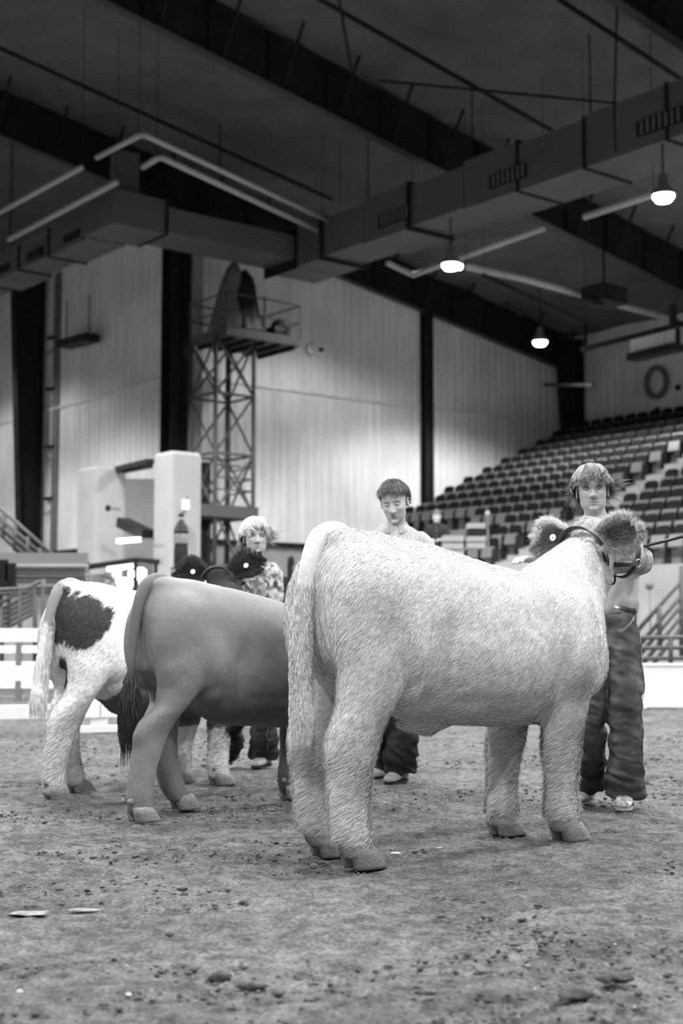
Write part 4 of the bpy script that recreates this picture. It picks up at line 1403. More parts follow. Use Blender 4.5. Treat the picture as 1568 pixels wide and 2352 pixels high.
def px_local(S_o, az, k, x, y, yl):
    X = np.array([math.sin(az), math.cos(az), 0]); Y = np.array([-X[1], X[0], 0]); o = np.array([*S_o, 0])
    d = ray(x, y); tt = (yl - (O - o) @ Y) / (d @ Y); P = O + d * tt - o
    return np.array([P @ X, yl, P[2]]) / k


headA = dict(poll=(1.50, .02, 1.49), dir=(math.cos(math.radians(6)), math.sin(math.radians(6)), -.22), roll=.10, ear_out=.95, ear_up=[-.10, .28], ear_dark=.13, ear_rim=.72)
SA = steer('steer', 'large white long-haired steer seen from behind, nearest the camera', oA, A_AZ, 1.0,
           {'hr': (-.03, -.01), 'hl': (.04, .01), 'fr': (.0, .0), 'fl': (-.115, .0)}, headA,
           dict(pts=[(-.02, 0, 1.33), (-.10, 0, 1.375), (-.185, 0, 1.345), (-.235, 0, 1.22), (-.262, .0, 1.06), (-.275, 0, .90), (-.275, 0, .74), (-.27, 0, .65), (-.27, 0, .57)],
                r=[.045, .048, .046, .038, .034, .038, .034, .040, .030], hair=9000, hair_from=.42, len=.06, spread=.012, end_long=.2, w=.004, wide=1.15),
           colA, dict(n=290000, len=.034, lift=.27, w=.0027), seed=1)
halter(SA, 'black leather halter on the white long-haired steer')

B_AZ = math.radians(49)


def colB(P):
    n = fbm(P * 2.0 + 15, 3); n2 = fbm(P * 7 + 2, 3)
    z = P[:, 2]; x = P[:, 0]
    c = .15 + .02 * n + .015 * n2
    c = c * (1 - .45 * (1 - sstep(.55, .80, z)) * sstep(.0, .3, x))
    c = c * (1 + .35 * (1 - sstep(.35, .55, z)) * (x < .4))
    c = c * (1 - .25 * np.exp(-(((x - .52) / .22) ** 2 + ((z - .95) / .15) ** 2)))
    side = sstep(.28, .55, x) * (1 - sstep(.98, 1.16, z)) * sstep(.5, .6, z)  # flank and belly shade painted into the coat colour
    c = c * (1 - .50 * side) * (1 + .25 * sstep(1.1, 1.3, z) + .22 * (1 - sstep(.1, .4, x)) * sstep(.5, .7, z))  # coat sheen on back and rump painted in as paler tone
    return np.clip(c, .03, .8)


oB = gA(335, 1885) + np.array([-math.cos(B_AZ), math.sin(B_AZ)]) * .14 + np.array([math.sin(B_AZ), math.cos(B_AZ)]) * .25
headB = dict(poll=(1.52, 0, 1.42), dir=(.95, .2, -.3), ear_dark=.18, ear_rim=.3)
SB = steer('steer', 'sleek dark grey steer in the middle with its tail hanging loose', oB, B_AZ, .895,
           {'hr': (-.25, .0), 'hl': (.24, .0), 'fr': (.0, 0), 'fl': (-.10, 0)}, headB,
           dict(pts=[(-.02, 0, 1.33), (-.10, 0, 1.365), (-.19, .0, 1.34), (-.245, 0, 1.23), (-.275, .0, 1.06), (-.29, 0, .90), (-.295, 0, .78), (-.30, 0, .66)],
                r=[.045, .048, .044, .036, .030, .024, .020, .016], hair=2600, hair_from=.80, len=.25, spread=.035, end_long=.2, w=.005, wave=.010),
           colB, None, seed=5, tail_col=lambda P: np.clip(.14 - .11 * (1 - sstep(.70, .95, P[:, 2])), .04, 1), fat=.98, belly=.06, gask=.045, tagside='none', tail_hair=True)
halter(SB, 'leather halter on the sleek dark grey steer')

C_AZ = math.radians(46)
oC = gA(140, 1838) + np.array([-math.cos(C_AZ), math.sin(C_AZ)]) * .14 + np.array([math.sin(C_AZ), math.cos(C_AZ)]) * .22
KC = .90
_patch = [px_local(oC, C_AZ, KC, x, y, -.26) for x, y in ((150, 1455), (175, 1420), (195, 1395), (225, 1400), (240, 1425), (222, 1448), (200, 1465), (262, 1405))]
_rad = [.115, .115, .10, .115, .09, .08, .09, .05]


def colC(P):
    n = fbm(P * 8 + 7, 3) * .02
    m_ = np.full(len(P), -1.0)
    x, y, z = P[:, 0], P[:, 1], P[:, 2]
    for p, r in zip(_patch, _rad):
        d = 1 - np.sqrt(((x - p[0]) / 1.0) ** 2 + ((z - p[2]) / .9) ** 2) / r
        m_ = np.maximum(m_, np.where(y < -.02, d, -1))
    for cx, cy, cz, r in ((-.16, 0, 1.30, .09), (-.22, -.02, 1.22, .07), (-.10, -.09, 1.27, .06), (-.16, -.14, 1.17, .07), (-.20, -.09, .84, .07), (-.22, -.10, .74, .06), (-.13, -.2, .90, .04), (1.10, -.12, .52, .12), (1.12, -.22, .40, .09)):
        d = 1 - np.sqrt((x - cx) ** 2 + (y - cy) ** 2 + ((z - cz)) ** 2) / r
        m_ = np.maximum(m_, d)
    bel = np.where((z < .80) & (z > .40) & (x > .16) & (x < 1.1), (.755 - z) / .1, -1)
    m_ = np.maximum(m_, bel)
    m_ = np.maximum(m_, np.where(z > .95, (x - 1.08) / .08, -1))
    a = sstep(.0, .16, m_ + .10 * fbm(P * 24 + 3, 2))
    dark = np.where((bel > 0) & (z < .8), .17, .055)
    return np.clip((.84 + n) * (1 - a) + dark * a, .02, .95) * (1 - .3 * (1 - sstep(.04, .14, z)))


hp = at(512, 1300, 9.0)
XC = np.array([math.sin(C_AZ), math.cos(C_AZ)]); YC = np.array([-XC[1], XC[0]])
dd = (hp[:2] - oC); pl = (dd @ XC / KC, dd @ YC / KC, hp[2] / KC)
headC = dict(poll=pl, dir=(math.cos(.5), math.sin(.5), -.42), ear_out=.95, ear_up=[.25, .75], ear_dark=.03, ear_rim=.07)
SC_ = steer('steer', 'white steer with dark patches and a dark head, at the left', oC, C_AZ, KC,
            {'hr': (-.22, .0), 'hl': (.15, .0), 'fr': (-.08, 0), 'fl': (-.19, 0)}, headC,
            dict(pts=[(-.02, 0, 1.33), (-.10, 0, 1.365), (-.19, 0, 1.33), (-.24, 0, 1.20), (-.275, .0, 1.04), (-.30, 0, .88), (-.315, 0, .74), (-.325, 0, .66), (-.33, 0, .60)],
                 r=[.045, .048, .044, .036, .034, .038, .042, .050, .040], hair=5000, hair_from=.42, len=.09, spread=.01, w=.005, wide=1.1, end_long=0),
            colC, dict(n=90000, len=.026, lift=.28, w=.0046), seed=9, tail_col=lambda P: np.clip(np.where(P[:, 2] > 1.12, .30, .80), 0, 1), tagside='both', fat=.98, belly=.07, gask=.02, ear=1.15)
halter(SC_, 'halter with chrome buckles on the dark-headed spotted steer')

# ================================================================ people
def rot_head(yaw, pitch, roll):
    """columns F, L, T in body local coordinates; yaw + = to the person's left, pitch + = down, roll + = top to the left"""
    cy, sy = math.cos(yaw), math.sin(yaw)
    F = np.array([cy * math.cos(pitch), sy * math.cos(pitch), -math.sin(pitch)])
    L = np.array([-sy, cy, 0.0]); T = np.cross(F, L)
    L2 = L * math.cos(roll) - T * math.sin(roll); T2 = T * math.cos(roll) + L * math.sin(roll)
    return F, L2, T2


def limb(m, pts, rad, n=14, e=2.0):
    """round limb through points with radii (a,b)"""
    pts = [np.array(p, float) for p in pts]; st = []
    for i, p in enumerate(pts):
        d = pts[min(i + 1, len(pts) - 1)] - pts[max(i - 1, 0)]; d /= np.linalg.norm(d)
        a = np.cross(d, [1, 0, .01]); a /= np.linalg.norm(a); b = np.cross(d, a)
        r = rad[i]; ra, rb = (r if hasattr(r, '__len__') else (r, r))
        st.append((p, a * ra, b * rb))
    m.loft(st, n, e)


def bez(ps, n):
    """smooth polyline through points"""
    ps = np.array(ps, float); t = np.linspace(0, len(ps) - 1, n)
    out = np.stack([np.interp(t, range(len(ps)), ps[:, c]) for c in range(ps.shape[1])], 1)
    for _ in range(2):
        out[1:-1] = (out[:-2] + out[2:] + 2 * out[1:-1]) / 4
    return out


def hand(m, wrist, d, palm_n, side, curl=.6, s=1.0):
    """palm and five bent fingers; d: direction of the hand, palm_n: out of the back of the hand, side +1 = thumb towards cross(d,palm_n)"""
    d = np.array(d, float); d /= np.linalg.norm(d)
    n = np.array(palm_n, float); n -= d * (n @ d); n /= np.linalg.norm(n)
    x = np.cross(d, n) * side
    w = np.array(wrist, float)
    m.loft([(w - d * .02, x * .026, n * .019), (w + d * .015, x * .030, n * .018), (w + d * .05, x * .040, n * .016), (w + d * .085, x * .042, n * .014), (w + d * .095, x * .036, n * .011)], 14, 2.6)
    for k, (o_, Lf) in enumerate(((.031, .072), (.011, .080), (-.010, .075), (-.030, .060))):
        p = w + d * (.088 - abs(k - 1) * .003) + x * o_
        pts = [p]; a = curl * .55
        for seg in (.44, .31, .25):
            dd = d * math.cos(a) - n * math.sin(a)
            p = p + dd * Lf * seg * 1.05; pts.append(p); a += curl
        m.tube(pts, [.0092, .0088, .0080, .0062], 8)
    p = w + d * .025 + x * .030
    dd = d * .65 + x * .7 - n * .25; dd /= np.linalg.norm(dd)
    p1 = p + dd * .036; d2 = d * .9 + x * .2 - n * .45; d2 /= np.linalg.norm(d2)
    m.tube([p - dd * .012, p, p1, p1 + d2 * .030], [.013, .0125, .010, .0075], 8)


def folds(V_, N, amp, freq, ax, seed, gate=None):
    """cloth folds: long crests across the given axis"""
    sc = np.array(ax, float)
    rot = .45 * math.sin(seed) + .35
    V0 = V_
    V_ = np.stack([V_[:, 0], V_[:, 1] * math.cos(rot) - V_[:, 2] * math.sin(rot) * 1.0, V_[:, 2] * math.cos(rot) + V_[:, 1] * math.sin(rot)], 1)
    a = 1 - np.abs(vnoise(V_ * sc * freq + seed)) * 2.0
    b = fbm(V_ * sc * freq * 1.9 + seed + 11, 2)
    d = amp * (a * .8 + b * .5)
    if gate is not None: d = d * gate
    return V0 + N * d[:, None]


def person(label, o, az, J, look, hairf, jeans_g, shirt_g, group=None, full=True):
    X = (math.sin(az), math.cos(az)); B, O_ = local_frame(o, X)
    rz = math.atan2(X[1], X[0])
    O_ = np.array([O_[0], O_[1], o[2] if len(o) > 2 else 0.0])
    t = thing('person', label, 'person', O_, rz)
    Wd = lambda p: O_ + np.atleast_2d(p) @ B
    F, L, T = rot_head(*J['head_rot'])
    H = np.array(J['head'])
    hp_ = lambda f, l, tt: H + F * f + L * l + T * tt
    R = np.stack([F, L, T], 1)
    m = MB()
    # skull, face, jaw
    m.ell(hp_(-.012, 0, .035), (.098, .080, .093), R, 20, 14)
    m.ell(hp_(.030, 0, -.012), (.062, .074, .092), R, 18, 12)
    m.ell(hp_(.020, 0, -.060), (.066, .066 + look.get('jaw', 0), .058), R, 18, 12)
    m.ell(hp_(.066, 0, -.098), (.024, .026, .020), R, 12, 8)
    for sy in (-1, 1):
        m.ell(hp_(.048, sy * .040, -.022), (.034, .026, .028), R, 12, 8)
    # neck, trunk, limbs under the clothes
    nb = np.array(J['neck'])
    limb(m, [hp_(-.012, 0, -.03), hp_(-.012, 0, -.085) * .55 + nb * .45, nb, nb - [0, 0, .05]], [.056, .058, .064, .075], 16)
    pel, ch = np.array(J['pelvis']), np.array(J['chest'])
    limb(m, bez([pel + [0, 0, -.06], pel, (pel + ch) / 2, ch, nb - [0, 0, .04]], 9), [(.13, .09), (.14, .10), (.13, .095), (.125, .09), (.13, .095), (.145, .10), (.15, .10), (.12, .08), (.07, .06)], 18)
    for sd in ('R', 'L'):
        sh, el, wr = (np.array(J[k + sd]) for k in ('sh', 'el', 'wr'))
        limb(m, bez([ch * .3 + sh * .7, sh, el, wr], 9), [.05, .05, .045, .042, .038, .036, .032, .027, .023], 12)
        hd = J.get('hand' + sd)
        if hd: hand(m, wr, hd[0], hd[1], hd[2], hd[3] if len(hd) > 3 else .6)
        hip, kn, an = (np.array(J[k + sd]) for k in ('hip', 'kn', 'an'))
        limb(m, bez([hip, kn, an], 9), [.07, .075, .07, .06, .05, .05, .045, .038, .035], 12)
    V_, F_, E_ = remesh(m, .0055, 5)
    # face relief
    q = (V_ - H) @ R
    f, l, tt = q[:, 0], q[:, 1], q[:, 2]
    N = normals(V_, F_)
    near = (np.linalg.norm(q, axis=1) < .17)
    fr = near * sstep(.02, .06, f)
    g = lambda x, w: np.exp(-(x / w) ** 2)
    al = np.abs(l)
    nose = .027 * g(l, .0095 + .006 * sstep(.01, -.035, tt)) * sstep(.030, -.028, tt) * (1 - sstep(-.034, -.044, tt))
    wing = .010 * g(al - .013, .0075) * g(tt + .033, .009)
    sock = -.011 * g(al - .032, .019) * g(tt - .010, .013)
    brow = .006 * g(tt - .031, .009) * g(al - .025, .030)
    lip = .0065 * g(l, .023) * (g(tt + .060, .0055) + 1.1 * g(tt + .073, .0065)) - .006 * g(l, .026) * g(tt + .0665, .0030)
    phil = -.002 * g(l, .004) * g(tt + .050, .006)
    chin = .006 * g(l, .022) * g(tt + .102, .014) - .004 * g(l, .025) * g(tt + .086, .006)
    cheek = .003 * g(al - .045, .02) * g(tt + .015, .02)
    disp = (nose + wing + sock + brow + lip + phil + chin + cheek) * fr
    V_ = V_ + F[None] * disp[:, None]
    # colour of the skin: lips, brows, beard shade
    q = (V_ - H) @ R; f, l, tt = q[:, 0], q[:, 1], q[:, 2]; al = np.abs(l)
    c = np.full(len(V_), look.get('skin', .55)) + .02 * fbm(V_ * 30, 2)
    fr = near * sstep(.03, .06, f)
    c = c * (1 - .45 * fr * (g(l, .022) * (g(tt + .061, .0045) + g(tt + .072, .0055))).clip(0, 1))
    c = c * (1 - .65 * fr * g(l, .024) * g(tt + .0665, .0022))
    c = c * (1 - look.get('brow', .7) * fr * g(al - .032, .017) * g(tt - .027 + .006 * (al - .03) / .02, .0055))
    c = c * (1 - .55 * fr * g(al - .008, .004) * g(tt + .041, .004))
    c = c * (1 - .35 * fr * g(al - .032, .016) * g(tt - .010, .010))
    b_ = look.get('beard', 0)
    if b_:
        c = c * (1 - b_ * fr * (g(l, .028) * g(tt + .051, .006) + .8 * g(l, .013) * g(tt + .086, .007) + .45 * sstep(-.075, -.10, tt) + .3 * sstep(.045, .06, al) * sstep(-.03, -.07, tt)).clip(0, 1))
    body = make('body', Wd(V_), F_, M_SKIN, t, True, col=np.clip(c, .02, .9))
    # ears
    for sy in (-1, 1):
        q_ = MB(); th = np.linspace(0, 2 * math.pi, 17)
        c0 = hp_(-.006, sy * .079, -.004)
        o_ = L * sy * .75 - F * .55
        q_.loft([(c0, F * .016, T * .028), (c0 + o_ * .007, F * .020, T * .032), (c0 + o_ * .012, F * .018 - L * sy * 0, T * .029), (c0 + o_ * .009, F * .008, T * .014)], 16, 2.2)
        v, fc = q_.arr(); make('ear', Wd(v), fc, mat('ear_skin_%d' % int(look.get('skin', .55) * 100), look.get('skin', .55) * .9, .5, .3), t, True)
    # eyes
    for sy in (-1, 1):
        ec = hp_(.0775 + look.get('eye_out', 0), sy * .032, .009)
        if look.get('closed'):
            q_ = MB(); q_.ell(ec - F * .003, (.012, .0135, .0105), R, 14, 9); v, fc = q_.arr()
            eo = make('eyelid', Wd(v), fc, mat('lid_skin', .42, .5, .3), t, True)
            q_ = MB(); q_.tube([ec + F * (.0075 - abs(a) * .004) + L * a * .014 - T * (.0045 - .002 * abs(a)) for a in np.linspace(-1, 1, 7)], .0016, 5); v, fc = q_.arr()
            make('lash_line', Wd(v), fc, M_IRIS, eo, True)
        else:
            gz = np.array(look.get('gaze', (1, 0, 0)), float); gz /= np.linalg.norm(gz)
            gw = F * gz[0] + L * gz[1] + T * gz[2]
            q_ = MB(); q_.ell(ec - F * .004, (.0115, .0135, .0090), R, 14, 9); v, fc = q_.arr()
            eo = make('eyeball', Wd(v), fc, M_EYE, t, True)
            q_ = MB(); q_.ell(ec + gw * .0052 - F * .002, (.0040, .0078, .0075), R, 12, 8); v, fc = q_.arr()
            make('iris', Wd(v), fc, M_IRIS, eo, True)
            q_ = MB(); q_.tube([ec + F * (.0075 - .0045 * a * a) + L * a * .0165 + T * (.0060 - .005 * a * a) for a in np.linspace(-1, 1, 9)], .0022, 5); v, fc = q_.arr()
            make('upper_lid', Wd(v), fc, mat('lid_dark', .10, .6, .2), eo, True)
    # hair: a cap plus strands
    rs = np.random.RandomState(look.get('seed', 1))
    hr = hairf
    cen = hp_(-.014, 0, .035); rad = np.array([.103, .086, .098]) * hr.get('cap', 1.03)
    n = hr['n']
    d_ = rs.randn(n * 3, 3); d_ /= np.linalg.norm(d_, axis=1)[:, None]
    hl = hr['hairline'](d_ + rs.randn(len(d_), 3) * .04 + .16 * fbm(d_ * 5 + 9, 2)[:, None] * np.array([0, 0, 1.0]))
    d_ = d_[hl][:n]; n = len(d_)
    K = 8; p = d_ * 1.0
    crown = np.array(hr.get('crown', (-.35, .05, .94))); crown /= np.linalg.norm(crown)
    lay = 1.0 + rs.rand(n) * hr['vol']
    path = [p * lay[:, None]]
    Lh = hr['len'](d_) * (.55 + .8 * rs.rand(n)) * (1 + .8 * fbm(d_ * 4.5 + 3, 2)).clip(.4, 1.8)
    cl = (rs.randn(60, 3)); cl /= np.linalg.norm(cl, axis=1)[:, None]
    near_c = cl[np.argmax(d_ @ cl.T, 1)]
    jit = fbm(near_c * 2.1 + 7, 2)[:, None] * hr.get('mess', .5) + rs.randn(n, 3) * hr.get('mess', .5) * .25
    cur = p.copy()
    fwd = np.array([1.0, 0, 0]) * hr.get('fwd', 0) + np.array([0, 1.0, 0]) * hr.get('side', 0)
    for j in range(1, K):
        away = cur - crown * (cur @ crown)[:, None]
        away /= np.linalg.norm(away, axis=1)[:, None] + 1e-6
        topw = sstep(.25, .6, d_[:, 2])[:, None]
        dr = away + np.array([0, 0, -.5]) + fwd * topw + np.array([-.55, 0, 0]) * (1 - topw) + jit
        un = cur / np.linalg.norm(cur, axis=1)[:, None]
        dr -= un * (dr * un).sum(1)[:, None] * (.9 if j < 6 else .5)
        dr /= np.linalg.norm(dr, axis=1)[:, None] + 1e-6
        cur = cur + dr * (Lh / (K - 1))[:, None] / .095
        nn = np.linalg.norm(cur, axis=1)[:, None]
        cur = np.where(nn < 1.0, cur / nn, cur)
        bulge = 1 + hr.get('puff', .05) * math.sin(j / (K - 1) * math.pi)
        path.append(cur * (lay * bulge)[:, None])
    path = np.stack(path, 1) * rad
    path = cen + path @ R.T
    clump = fbm(near_c * 5, 2)
    sh = hr['col'](d_) * (1 + .6 * clump + .8 * (rs.rand(n) - .5))
    vv, ff, cc = ribbons(path, hr.get('w', .0035), np.clip(sh, .005, .9), np.repeat(d_ @ R.T, 1, 0) * 1.0 + rs.randn(n, 3) * .3)
    # underlying cap
    th = np.linspace(0, math.pi, 25); ph = np.linspace(0, 2 * math.pi, 41)[:-1]
    G = np.array([[math.sin(a) * math.cos(b), math.sin(a) * math.sin(b), math.cos(a)] for a in th for b in ph])
    ok = hr['hairline'](G - [0, 0, .14]) & hr['hairline'](G)
    fq = np.array([(i * 40 + j, (i + 1) * 40 + j, (i + 1) * 40 + (j + 1) % 40, i * 40 + (j + 1) % 40) for i in range(24) for j in range(40)])
    fq = fq[ok[fq].all(1)]
    capv = cen + (G * rad * .985) @ R.T
    vv = np.concatenate([vv, capv]); ff = np.concatenate([ff, fq + len(vv) - len(capv)]); cc = np.concatenate([cc, hr['col'](G) * .6])
    tag(make('hair', Wd(vv), ff, M_HAIR, t, True, col=cc), None)
    # ---- shirt
    m = MB(); z0 = J['belt']
    s_ = J.get('shirt_w', 1.0)
    lean = lambda z: pel + (ch - pel) * ((z - pel[2]) / (ch[2] - pel[2]))
    chz = ch[2]
    prof = ((z0 - .03, .150, .108), (z0 + .03, .168, .122), (z0 + .10, .166, .120), (z0 + .20, .170, .120), (chz, .185, .128), (chz + .07, .188, .120), (chz + .12, .175, .100), (nb[2] - .015, .115, .085), (nb[2] + .02, .070, .070))
    st = []
    for z, a, b in prof:
        c_ = lean(min(z, chz)); c_ = np.array([c_[0], c_[1], z])
        if z > chz: c_ = c_ + (nb - lean(chz)) * [1, 1, 0] * ((z - chz) / (nb[2] - chz + .001))
        st.append((c_, np.array([0, 1.0, 0]) * a * s_, np.array([-1.0, 0, 0]) * b * s_))
    m.loft(st, 26, 2.2)
    for sd in ('R', 'L'):
        sh, el, wr = (np.array(J[k + sd]) for k in ('sh', 'el', 'wr'))
        wr2 = el + (wr - el) * J.get('sleeve', .92)
        limb(m, bez([lean(chz) * .45 + sh * .55 + [0, 0, .01], sh, el, wr2], 10), [.075, .074, .070, .063, .060, .060, .055, .050, .046, .042], 16)
    V2, F2, E2 = remesh(m, .010, 6)
    N = normals(V2, F2)
    V2 = folds(V2, N, .010, 8, (1, 1, .45), look.get('seed', 1) * 3.1)
    N = normals(V2, F2)
    gate = 1 - sstep(z0 + .02, z0 + .16, V2[:, 2])
    V2 = folds(V2, N, .009, 14, (.8, .8, .5), 40, gate)
    V2 = lap(V2, E2, 1)
    cs = shirt_g(V2)
    sh_o = make('shirt', Wd(V2), F2, J.get('shirt_mat') or mat('shirt_cloth', 1.0, .85, .15, col=True, bump=(600, .0006, 1)), t, True, col=cs)
    # collar: two folded flaps
    cr = J.get('collar', .078)
    for sy in (-1, 1):
        v, fc = [], []
        A_n = 14
        for i in range(A_n):
            a = i / (A_n - 1)
            an = math.pi * (1 - a) * .98 + .30 * a
            out = np.array([math.cos(an), sy * math.sin(an), 0])
            top = nb + [.004, 0, .045 - .030 * a] + out * [cr * .82, cr * .80, 0]
            pt = nb + [.012 * a, 0, -.004 - .045 * a ** 2] + out * [cr * 1.22, cr * (1.15 + .25 * a ** 3), 0]
            v += [top, top + out * .010 + [0, 0, .002], pt + out * .006, pt - [0, 0, .004]]
        for i in range(A_n - 1):
            for e in range(4):
                b0, b1 = 4 * i + e, 4 * i + (e + 1) % 4
                fc.append((b0, b0 + 4, b1 + 4, b1))
        fc += [(0, 1, 2, 3), (4 * A_n - 1, 4 * A_n - 2, 4 * A_n - 3, 4 * A_n - 4)]
        v = np.array(v)
        make('collar', Wd(v), [q_[::sy] for q_ in fc], J.get('shirt_mat') or MATS['shirt_cloth'], sh_o, False, col=cs.mean() * J.get('collar_g', 1.05) * np.ones(len(v)))
    for k in range(4):
        z = nb[2] - .07 - k * .095
        if z < z0 + .03: break
        c_ = lean(z); q_ = MB()
        x_ = V2[(np.abs(V2[:, 2] - z) < .012) & (np.abs(V2[:, 1] - c_[1]) < .015)]
        if len(x_) == 0: continue
        q_.ell([x_[:, 0].max() + .001, c_[1], z], (.003, .006, .006), None, 10, 6); v, fc = q_.arr(); make('button', Wd(v), fc, M_TAG, sh_o, True)
    # ---- jeans
    m = MB()
    Y1, X1 = np.array([0, 1.0, 0]), np.array([-1.0, 0, 0])
    m.loft([(pel + [0, 0, z0 - pel[2] + .0], Y1 * .150, X1 * .108), (pel + [0, 0, .04], Y1 * .158, X1 * .118), (pel + [0, 0, -.04], Y1 * .165, X1 * .122), (pel + [0, 0, -.11], Y1 * .15, X1 * .115), (pel + [0, 0, -.15], Y1 * .10, X1 * .09)], 24, 2.4)
    for sd in ('R', 'L'):
        hip, kn, an = (np.array(J[k + sd]) for k in ('hip', 'kn', 'an'))
        P9 = bez([hip + [0, 0, .02], hip * .5 + kn * .5, kn, kn * .45 + an * .55, an + [.01, 0, .0], an + [.015, 0, -.045]], 13)
        limb(m, P9, [(.088, .105), (.095, .110), (.097, .105), (.094, .098), (.088, .09), (.088, .092), (.088, .092), (.088, .092), (.090, .094), (.092, .098), (.096, .104), (.098, .112), (.096, .114)], 18)
    V3, F3, E3 = remesh(m, .010, 6)
    N = normals(V3, F3)
    z = V3[:, 2]
    V3 = folds(V3, N, .010, 6, (.7, .7, 1.6), 3 + look.get('seed', 1))
    V3 = folds(V3, N, .006, 13, (.6, .6, 1.6), 5.5 + look.get('seed', 1))
    gate = np.exp(-((z - .16) / .11) ** 2) + .5 * np.exp(-((z - .50) / .12) ** 2) + .35 * np.exp(-((z - .88) / .08) ** 2)
    N = normals(V3, F3)
    V3 = folds(V3, N, .022, 8.5, (.35, .35, 2.6), 23 + look.get('seed', 1), gate)
    V3 = lap(V3, E3, 1)
    N = normals(V3, F3)
    fade = fbm(V3 * np.array([5, 5, 3]) + 9, 3)
    front = sstep(.2, .9, N[:, 0])
    cj = jeans_g * (1 + .7 * fade + 1.1 * front * np.exp(-((V3[:, 2] - .72) / .22) ** 2) + .6 * front * np.exp(-((V3[:, 2] - .35) / .15) ** 2))
    jo = make('jeans', Wd(V3), F3, M_DENIM, t, True, col=np.clip(cj, .012, .6))
    # side seams, pockets, belt
    def on_surface(side_y, z, ang):
        sel = np.abs(V3[:, 2] - z) < .012
        dv = np.array([math.cos(ang), math.sin(ang)])
        S_ = V3[sel]
        c_ = np.array([pel[0], pel[1]]) if z > pel[2] - .16 else None
        return S_, dv
    for sy in (-1, 1):
        pts = []
        for a in np.linspace(0, 1, 9):
            z = z0 - .035 - .075 * math.sin(a * math.pi / 2)
            y = pel[1] + sy * (.045 + .095 * a)
            z = z0 - .11 + .075 * a ** 2
            S_ = V3[(np.abs(V3[:, 2] - z) < .012) & (np.abs(V3[:, 1] - y) < .012)]
            if len(S_): pts.append([S_[:, 0].max() + .002, y, z])
        if len(pts) > 3:
            for off in (0, -.010):
                q_ = MB(); q_.tube([np.array(p) + [0, 0, off] for p in pts], .0016, 5); v, fc = q_.arr(); make('pocket_stitching', Wd(v), fc, M_STITCH, jo, True)
        pts = []
        hip, kn, an = (np.array(J[k + ('L' if sy > 0 else 'R')]) for k in ('hip', 'kn', 'an'))
        for z in np.linspace(z0 - .12, .12, 22):
            S_ = V3[(np.abs(V3[:, 2] - z) < .010)]
            cy = np.interp(z, [an[2], kn[2], hip[2]], [an[1], kn[1], hip[1]])
            S_ = S_[(S_[:, 1] - cy) * sy > 0]
            if len(S_):
                i = np.argmax((S_[:, 1] - cy) * sy + .3 * S_[:, 0]); pts.append(S_[i] + [.001, sy * .002, 0])
        q_ = MB(); q_.tube(pts, .0022, 5); v, fc = q_.arr(); make('side_seam', Wd(v), fc, mat('seam_thread', .33, .9, .1), jo, True)
    st = [(pel + [0, 0, z0 - pel[2] - .018], Y1 * .160, X1 * .117), (pel + [0, 0, z0 - pel[2] - .017], Y1 * .163, X1 * .120), (pel + [0, 0, z0 - pel[2] + .017], Y1 * .161, X1 * .118), (pel + [0, 0, z0 - pel[2] + .018], Y1 * .158, X1 * .115)]
    q_ = MB(); q_.loft(st, 36, 2.3); v, fc = q_.arr(); bo = make('belt', Wd(v), fc, mat('belt_leather', .05, .5, .4, noise=[(80, .5, 2)]), t, True)
    q_ = MB(); c_ = pel + [.119, .02, z0 - pel[2]]
    q_.loft([(c_, Y1 * .045, np.array([0, 0, .019])), (c_ + [.006, 0, 0], Y1 * .043, np.array([0, 0, .017]))], 18, 4); v, fc = q_.arr(); make('buckle', Wd(v), fc, M_METAL, bo, True)
    # ---- boots
    for sd in ('R', 'L'):
        an = np.array(J['an' + sd]); ta = J.get('toe' + sd, 0.0)
        fx = np.array([math.cos(ta), math.sin(ta), 0]); fy = np.array([-fx[1], fx[0], 0]); b0 = np.array([an[0], an[1], 0])
        q_ = MB()
        q_.loft([(b0 - fx * .075 + [0, 0, .045], fy * .028, np.array([0, 0, .03])), (b0 - fx * .06 + [0, 0, .055], fy * .036, np.array([0, 0, .045])), (b0 - fx * .01 + [0, 0, .07], fy * .038, np.array([0, 0, .058])), (b0 + fx * .05 + [0, 0, .058], fy * .040, np.array([0, 0, .044])),
                 (b0 + fx * .11 + [0, 0, .045], fy * .047, np.array([0, 0, .031])), (b0 + fx * .16 + [0, 0, .038], fy * .046, np.array([0, 0, .024])), (b0 + fx * .195 + [0, 0, .033], fy * .036, np.array([0, 0, .018])), (b0 + fx * .21 + [0, 0, .030], fy * .018, np.array([0, 0, .010]))], 18, 2.3)
        q_.tube([b0 + [0, 0, .06], b0 + [0, 0, .16]], [.045, .05], 12)
        v, fc = q_.arr()
        bt_ = make('boot', Wd(v), fc, J['boot_mat'], t, True)
        q_ = MB(); q_.loft([(b0 - fx * .02 + [.0, 0, .006] + fx * 0, fx * .0 + fx * .001, fy * .001)] * 0 + [(b0 + fx * .065 + [0, 0, .003], fx * .150, fy * .050), (b0 + fx * .065 + [0, 0, .017], fx * .150, fy * .050)], 22, 2.6); v, fc = q_.arr()
        make('sole', Wd(v), fc, M_BLACK if not J.get('pale_sole') else mat('pale_welt', .4, .7), bt_, False)
    return dict(t=t, W=Wd, H=H, R=R, J=J)


def frame_joints(o, az):
    X = (math.sin(az), math.cos(az)); B, O_ = local_frame(o, X)
    return lambda p: tuple(float(a) for a in (np.array(p, float) - O_) @ B.T)


def flat(g):
    return lambda P: np.full(len(P), g) * (1 + .03 * fbm(P * 12, 2))


